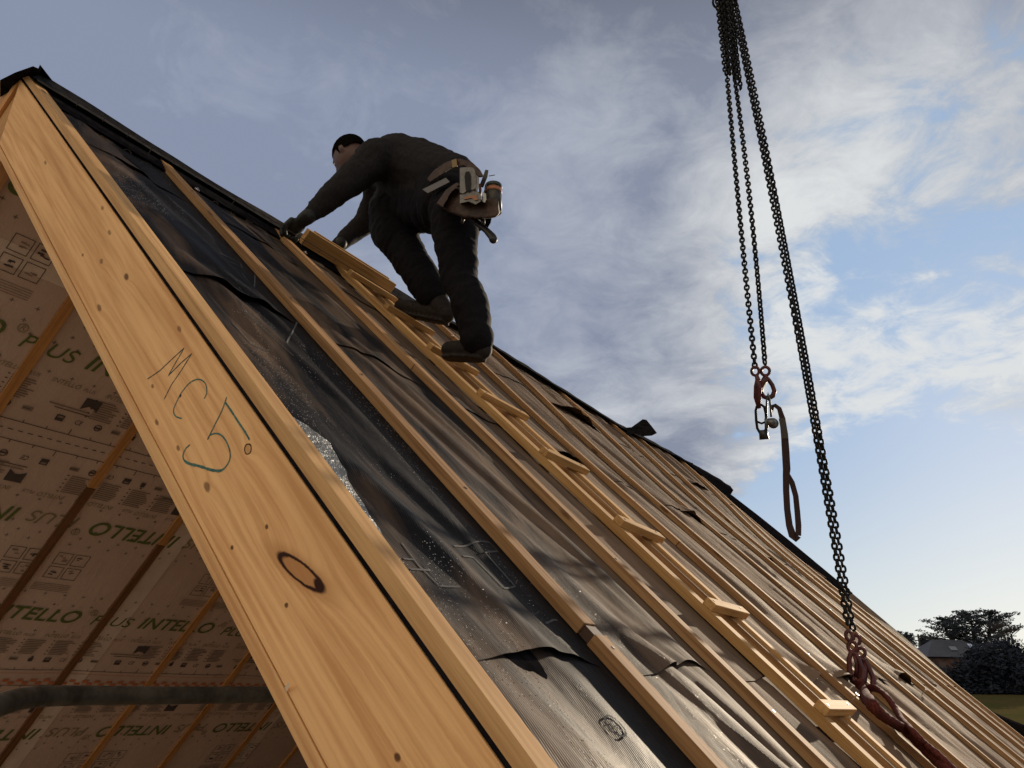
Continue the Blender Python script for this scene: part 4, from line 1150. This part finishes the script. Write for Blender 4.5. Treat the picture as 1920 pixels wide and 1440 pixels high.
# ------------------------------------------------------------------ ground and far background
FD = Vector((math.sin(math.radians(34)), math.cos(math.radians(34)), 0))
def ground_z(x, y):
    d = Vector((x, y, 0)).dot(FD)
    t = min(1, max(0, (d - 12) / 95)); z = 5.9 * (t * t * (3 - 2 * t)) ** .8
    lat = Vector((x, y, 0)).cross(FD).z
    return z + .12 * noise.noise(Vector((x * .05, y * .05, 0)))
vs = []; fs = []; G = []
s = -3000.
steps = [-3000, -1500, -800, -400, -200, -120, -80, -60, -45, -30, -20, -12, -6, 0, 6, 12, 20, 28, 36, 44, 52, 60, 68, 76, 84, 92, 100, 108, 116, 130, 150, 200, 300, 500, 900, 1600, 3000]
for a in steps:
    for b in steps: vs.append((a, b, ground_z(a, b)))
k = len(steps)
for i in range(k - 1):
    for j in range(k - 1): fs.append((i*k+j, (i+1)*k+j, (i+1)*k+j+1, i*k+j+1))
m, nt, b = newmat('field_grass')
f = noise_(nt, coords(nt), .35, 6, .65); g = noise_(nt, coords(nt), 3.5, 5, .7)
c = mix(nt, maprange(nt, f, .35, .65), (.075, .078, .028), (.105, .082, .038)); c = mix(nt, maprange(nt, g, .4, .75, 0, .6), c, (.05, .055, .022))
nt.links.new(c, b.inputs['Base Color']); b.inputs['Roughness'].default_value = 1.; b.inputs['Specular IOR Level'].default_value = 0.
M_FIELD = m
tag(obj('ground', mesh('ground', vs, fs, True), M_FIELD), kind='structure')
m, nt, b = newmat('site_gravel')
f = noise_(nt, coords(nt), 6, 6, .7); c = mix(nt, maprange(nt, f, .3, .7), (.36, .30, .23), (.48, .41, .33)); nt.links.new(c, b.inputs['Base Color']); b.inputs['Roughness'].default_value = .9
vs = []; fs = []
for i in range(25):
    for j in range(25):
        x = -16 + 30 * i / 24; y = -14 + 24 * j / 24; vs.append((x, y, ground_z(x, y) + .012))
for i in range(24):
    for j in range(24): fs.append((i*25+j, (i+1)*25+j, (i+1)*25+j+1, i*25+j+1))
tag(obj('yard', mesh('yard', vs, fs, True), m), kind='structure')

def bg(px, py, d):      # far point: pixel and horizontal distance
    r = ray(px, py); h = math.hypot(r.x, r.y); return r * (d / h) + Vector((0, 0, EYE))
# brick house
D = 100.
e0 = bg(1742, 1231, D); e1 = bg(1884, 1231, D + 3)
ax = Vector((e1.x - e0.x, e1.y - e0.y, 0)); LEN = ax.length; ax.normalize(); dp = Vector((-ax.y, ax.x, 0))
if dp.dot(FD) < 0: dp = -dp
zb = ground_z(e0.x, e0.y) - .3; ze = e0.z; zrd = bg(1772, 1198, D + 4).z
far_house = empty('brick_house', (e0.x + ax.x * LEN / 2, e0.y + ax.y * LEN / 2, zb + .3), 'far dark brick house with slate roof and skylights beside tall trees', 'house')
def HP(a, b_, z): return Vector((e0.x, e0.y, 0)) + ax * a + dp * b_ + Vector((0, 0, z))
M_BRICK = simple('dark_brick', (.10, .055, .045), .9, 0, 2.5, .4)
M_SLATE = simple('slate_roof', (.048, .050, .062), .6, 0, 1.2, .2)
mb = MB(); mb.prism([(.5, .5), (LEN - .5, .5), (LEN - .5, 8.5), (.5, 8.5)], lambda a, c, z: HP(a, c, z), zb, ze - .02); mb.build('wall', M_BRICK, far_house, ID)
mb = MB(); hr_ = 2.3
mb.add([HP(-.2, 0, ze), HP(LEN + .2, 0, ze), HP(LEN + .2, 9, ze), HP(-.2, 9, ze), HP(hr_, 4.5, zrd), HP(LEN - hr_, 4.5, zrd)], [(0, 1, 5, 4), (2, 3, 4, 5), (1, 2, 5), (3, 0, 4), (0, 3, 2, 1)])
rfo = mb.build('roof', M_SLATE, far_house, ID)
for (a, t, w, m_) in ((3.4, .45, .75, 'grey_skylight'), (5.6, .62, .45, 'bright_skylight'), (7.0, .62, .28, 'bright_skylight2')):
    mb = MB(); 
    def RP(aa, tt): return HP(aa, 4.5 * tt, ze + (zrd - ze) * tt) + Vector((0, 0, .07)) - dp * .05
    mb.add([RP(a - w / 2, t - .10), RP(a + w / 2, t - .10), RP(a + w / 2 + .15, t + .12), RP(a - w / 2 + .15, t + .12)], [(0, 1, 2, 3)])
    mb.build('skylight', simple(m_, (.12, .13, .15) if 'grey' in m_ else (.75, .8, .85), .25, .0 if 'grey' in m_ else .9), rfo, ID)
for (a, w) in ((4.0, .8), (5.1, .8), (1.4, .7)):
    mb = MB(); mb.prism([(a - w / 2, ze - 1.7), (a + w / 2, ze - 1.7), (a + w / 2, ze - .55), (a - w / 2, ze - .55)], lambda x, z, y: HP(x, .5 + y, z), -.05, -.01)
    mb.build('window', simple('dark_window%d' % int(a * 10), (.11, .085, .08), .3), far_house, ID)

# trees
def leafcloud(mb, c, rad, n, size, rg, flat=1.0):
    for _ in range(n):
        p = Vector((rg.gauss(0, .5), rg.gauss(0, .5), rg.gauss(0, .5) * flat))
        if p.length > 1.25: continue
        p = c + Vector((p.x * rad[0], p.y * rad[1], p.z * rad[2]))
        a = Vector((rg.uniform(-1, 1), rg.uniform(-1, 1), rg.uniform(-.6, .6))).normalized(); b_ = a.orthogonal().normalized()
        b_ = (b_ + a.cross(b_) * rg.uniform(-1, 1)).normalized(); s = size * rg.uniform(.5, 1.3)
        mb.add([p - a * s, p + b_ * s * .45, p + a * s, p - b_ * s * .45], [(0, 1, 2, 3)])
M_TRUNK = simple('dark_bark', (.045, .038, .035), .9)
def leafmat(name, col): return simple(name, col, .8, 0, .6, .45, .2)
M_CEDAR = leafmat('cedar_needles', (.034, .044, .056)); M_FIR = leafmat('fir_needles', (.045, .060, .078)); M_IVY = leafmat('ivy_leaves', (.020, .026, .040)); M_TWIG = simple('grey_twigs', (.10, .095, .09), .9)
def tree(name, label, base_px, top_y, dist, build, group=None):
    b0 = bg(base_px, 1290, dist); z0 = ground_z(b0.x, b0.y) - .1; zt = bg(base_px, top_y, dist).z
    o = empty(name, (b0.x, b0.y, z0), label, 'tree', group)
    H = zt - z0; S_ = dist / F_PX
    tr_, cr_ = MB(), MB(); mat = build(tr_, cr_, Vector((b0.x, b0.y, z0)), H, S_)
    tr_.build('trunk', M_TRUNK, o, ID, True)
    if cr_.v: cr_.build('crown', mat, o, ID)
    return o
X_ = Vector((CAMR[0][0], CAMR[1][0], 0)).normalized(); Y_ = Vector((-X_.y, X_.x, 0))
def cedar(tr_, cr_, b0, H, S_):
    rg = random.Random(5)
    for stem, hx in ((-1.2, -3.2), (0.3, .5), (1.4, 3.0)):
        top = b0 + X_ * hx + Vector((0, 0, H * (.97 if hx > 0 else .86)))
        low = b0 + X_ * stem * .3 + Vector((0, 0, H * .25))
        pts = [b0, low, low.lerp(top, .5) + X_ * stem * .3, top]
        tr_.tube(pts, [.55, .42, .25, .05], 8)
        for k in range(26):
            f = .30 + .68 * k / 25; p = low.lerp(top, (f - .25) / .75)
            for q in range(2):
                ang = rg.uniform(0, 6.28); reach = (1 - abs(f - .62) * 1.25) * 4.6 * rg.uniform(.45, 1.05)
                reach = max(.5, reach if f < .9 else 1.1)
                dr = X_ * math.cos(ang) + Y_ * math.sin(ang)
                e = p + dr * reach + Vector((0, 0, reach * rg.uniform(.12, .42)))
                tr_.tube([p, p.lerp(e, .5) + Vector((0, 0, -.1)), e], [.10, .06, .02], 5)
                for s in range(5):
                    c = p.lerp(e, .35 + .16 * s); leafcloud(cr_, c + Vector((0, 0, .1)), (.62, .62, .20), 20, .17, rg)
    return M_CEDAR
tree('cedar_tree', 'broad flat-topped cedar with layered dark branches behind the brick house', 1838, 1143, 112., cedar)
def fir(w):
    def f(tr_, cr_, b0, H, S_):
        rg = random.Random(int(w * 100)); tr_.tube([b0, b0 + Vector((0, 0, H))], [.3, .03], 7)
        n = 26
        for k in range(n):
            t = k / (n - 1); r = w * (1 - t) ** .8 + .12
            for q in range(7):
                a = rg.uniform(0, 6.28); rr_ = r * rg.uniform(.4, 1)
                c = b0 + Vector((0, 0, H * (.12 + .88 * t))) + (X_ * math.cos(a) + Y_ * math.sin(a)) * rr_ - Vector((0, 0, rr_ * .2))
                leafcloud(cr_, c, (.5, .5, .35), 12, .22, rg)
        return M_FIR
    return f
tree('fir_tree', 'bluish fir at the left end of the far tree line, touching the roof', 1703, 1187, 118., fir(2.6), 'firs left of the brick house')
tree('fir_tree', 'broad bluish fir just right of the leftmost fir', 1718, 1190, 116., fir(2.9), 'firs left of the brick house')
tree('fir_tree', 'small pointed fir close to the left gable of the brick house', 1746, 1194, 114., fir(1.25), 'firs left of the brick house')
tree('fir_tree', 'small olive fir between the pointed fir and the roof ridge', 1761, 1196, 116., fir(1.1), 'firs left of the brick house')
def ivy(seed, rx, ry):
    def f(tr_, cr_, b0, H, S_):
        rg = random.Random(seed); tr_.tube([b0, b0 + Vector((0, 0, H * .7))], [.4, .15], 7)
        for k in range(int(26 * ry)):
            t = rg.random(); c = b0 + Vector((0, 0, H * (.05 + .88 * t))) + X_ * rg.uniform(-1, 1) * rx * (1 - .6 * t ** 2.5) + Y_ * rg.uniform(-1, 1) * 1.6
            leafcloud(cr_, c, (.9, .9, .8), 70, .24, rg)
        return M_IVY
    return f
tree('ivy_covered_tree', 'dark round ivy-covered tree in front of the brick house', 1862, 1214, 93., ivy(1, 2.1, 5), 'dark bushy trees in front of the brick house')
tree('ivy_covered_tree', 'tall dark bushy tree right of the brick house below the cedar', 1880, 1203, 95., ivy(2, 2.6, 6), 'dark bushy trees in front of the brick house')
tree('ivy_covered_tree', 'dark bushy tree cut by the right edge of the picture', 1914, 1222, 94., ivy(3, 2.2, 5), 'dark bushy trees in front of the brick house')
def bare(tr_, cr_, b0, H, S_):
    rg = random.Random(9)
    def br(p, d, L, r, n):
        q = p + d * L; tr_.tube([p, q], [r, r * .6], 4)
        if n == 0: return
        for _ in range(3):
            nd = (d + Vector((rg.uniform(-.6, .6), rg.uniform(-.6, .6), rg.uniform(-.1, .5)))).normalized(); br(q, nd, L * .68, r * .6, n - 1)
    br(b0, Vector((0, 0, 1)), H * .36, .16, 5); return M_TWIG
tree('bare_tree', 'leafless thin tree at the right side of the cedar', 1896, 1166, 104., bare)
# hedge below, too dense to count
rg = random.Random(4); hg = MB()
for k in range(190):
    px = 1690 + 330 * rg.random(); p = bg(px, 1290, 90 + rg.random() * 3); z0 = ground_z(p.x, p.y)
    leafcloud(hg, Vector((p.x, p.y, z0 + rg.random() * (3.2 if px > 1800 else 2.2))), (.9, .9, .7), 60, .22, rg)
tag(hg.build('hedge', M_IVY, None, ID), 'dark unclipped hedge along the far side of the field', 'hedge', kind='stuff')
# poles
for i, (px, ty, d, lab) in enumerate(((1738, 1189, 108., 'wooden utility pole with crossarm between the two groups of firs'), (1910, 1194, 115., 'thin utility pole, left one of the two at the right edge'), (1917, 1188, 113., 'thin utility pole, right one of the two at the right edge'))):
    b0 = bg(px, 1290, d); z0 = ground_z(b0.x, b0.y) - .2; zt = bg(px, ty, d).z
    o = empty('utility_pole', (b0.x, b0.y, z0), lab, 'utility pole', 'utility poles behind the field')
    mb = MB(); mb.tube([Vector((b0.x, b0.y, z0)), Vector((b0.x, b0.y, zt))], [.15, .11], 8); mb.build('pole', M_TRUNK, o, ID, True)
    mb = MB(); c = Vector((b0.x, b0.y, zt - .25)); mb.tube([c - X_ * .6, c + X_ * .6], .05, 6); mb.build('crossarm', M_TRUNK, o, ID)
    if i == 0:
        mb = MB(); e_l = c - X_ * 6 - Vector((0, 0, 2.1)); e_r = c + X_ * 3.4 - Vector((0, 0, .9))
        mb.tube([c, e_l], .018, 4); mb.tube([c, e_r], .018, 4); mb.build('wire', M_TRUNK, o, ID)

# ------------------------------------------------------------------ camera
cd = bpy.data.cameras.new('camera'); cam = bpy.data.objects.new('camera', cd); COL.objects.link(cam)
cd.sensor_fit = 'HORIZONTAL'; cd.sensor_width = 36; cd.lens = F_PX * 36 / 1920; cd.clip_start = .02; cd.clip_end = 9000
cam.matrix_world = Matrix.Translation((0, 0, EYE)) @ CAMR.to_4x4()
SC.camera = cam

# ------------------------------------------------------------------ sun and sky
SUN = (AL * .95 - DN * .17 + NR * .225).normalized()
elev = math.asin(SUN.z); azim = math.atan2(SUN.x, SUN.y)
sd_ = bpy.data.lights.new('sun', 'SUN'); sd_.energy = 4.6; sd_.angle = math.radians(.8); sd_.color = (1.0, .83, .62)
so = bpy.data.objects.new('sun', sd_); COL.objects.link(so); so.rotation_euler = (-SUN).to_track_quat('-Z', 'Y').to_euler()
w = bpy.data.worlds.new('World'); SC.world = w; w.use_nodes = True; nt = w.node_tree
bgn = nt.nodes['Background']; bgn.inputs['Strength'].default_value = .10
sky = nt.nodes.new('ShaderNodeTexSky'); sky.sky_type = 'NISHITA'; sky.sun_disc = False; sky.sun_elevation = elev; sky.sun_rotation = azim
tc = nt.nodes.new('ShaderNodeTexCoord'); dirv = tc.outputs['Generated']
sx = N(nt, 'ShaderNodeSeparateXYZ'); nt.links.new(dirv, sx.inputs[0])
zz = math_(nt, 'ADD', math_(nt, 'MAXIMUM', sx.outputs[2], 0.), .16)
cmb = N(nt, 'ShaderNodeCombineXYZ'); nt.links.new(math_(nt, 'DIVIDE', sx.outputs[0], zz), cmb.inputs[0]); nt.links.new(math_(nt, 'DIVIDE', sx.outputs[1], zz), cmb.inputs[1])
pv = cmb.outputs[0]
def dotd(px, py):
    r = ray(px, py); n = N(nt, 'ShaderNodeVectorMath', operation='DOT_PRODUCT'); nt.links.new(dirv, n.inputs[0]); n.inputs[1].default_value = r; return n.outputs['Value']
def near(px, py, rad_px):   # 1 in the given direction, 0 beyond the radius
    a = math.atan(rad_px / F_PX); return maprange(nt, dotd(px, py), math.cos(a), 1.0)
big = noise_(nt, pv, 1.5, 3, .5, .4); med = noise_(nt, pv, 3.0, 6, .6, .5); fin = noise_(nt, pv, 7.0, 8, .66, .5)
dens = math_(nt, 'ADD', math_(nt, 'MULTIPLY', med, .5), math_(nt, 'MULTIPLY', fin, .5))
hole = math_(nt, 'ADD', math_(nt, 'MULTIPLY', near(1740, 520, 620), .20), math_(nt, 'MULTIPLY', near(1740, 1290, 490), 1.0))
hole = math_(nt, 'ADD', hole, maprange(nt, sx.outputs[2], .24, .06, 0, .8))
left = maprange(nt, dotd(300, 500), math.cos(.75), math.cos(.25), 0, .5)
cov = math_(nt, 'SUBTRACT', math_(nt, 'ADD', math_(nt, 'ADD', dens, .18), left), hole)
cover = maprange(nt, cov, .39, .56)
bright = math_(nt, 'ADD', math_(nt, 'MULTIPLY', near(1860, 500, 640), .70), math_(nt, 'MULTIPLY', near(1300, 600, 600), .30))
bright = math_(nt, 'ADD', bright, math_(nt, 'MULTIPLY', math_(nt, 'SUBTRACT', big, .5), 1.5))
bright = math_(nt, 'ADD', bright, math_(nt, 'MULTIPLY', math_(nt, 'SUBTRACT', dens, .5), 2.0), None, True)
ccol = mix(nt, maprange(nt, bright, .0, .9, 0, 1, False), (2.3, 2.6, 3.4), (6.9, 7.1, 7.2))
left2 = maprange(nt, dotd(500, 520), math.cos(.62), math.cos(.15), 0, .55)
ccol = mix(nt, left2, ccol, (2.4, 2.9, 4.2))
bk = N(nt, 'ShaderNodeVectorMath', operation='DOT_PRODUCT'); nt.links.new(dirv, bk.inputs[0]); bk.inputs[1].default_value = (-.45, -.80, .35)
zen = maprange(nt, sx.outputs[2], .64, .88, 1, .30)  # unseen sky overhead dimmed so that shaded parts stay dark
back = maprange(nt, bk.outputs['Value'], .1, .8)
ccol = mix(nt, back, ccol, (9.6, 7.9, 5.9))  # warm brightness added to unseen sky behind the camera, lights the gable board
blue = mix(nt, 1.0, sky.outputs[0], (1.0, 1.0, 1.0), 'MULTIPLY')
hz_ = maprange(nt, sx.outputs[2], .30, .0)
blue = mix(nt, hz_, (3.0, 4.4, 6.5), (5.5, 6.4, 6.8))
blue = mix(nt, .08, blue, sky.outputs[0])
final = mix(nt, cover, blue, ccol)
zv = N(nt, 'ShaderNodeCombineXYZ')
for k in range(3): nt.links.new(zen, zv.inputs[k])
final = mix(nt, 1.0, final, zv.outputs[0], 'MULTIPLY')
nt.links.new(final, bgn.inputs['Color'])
SC.view_settings.view_transform = 'Standard'; SC.view_settings.look = 'None'; SC.view_settings.exposure = .08; SC.view_settings.gamma = 1
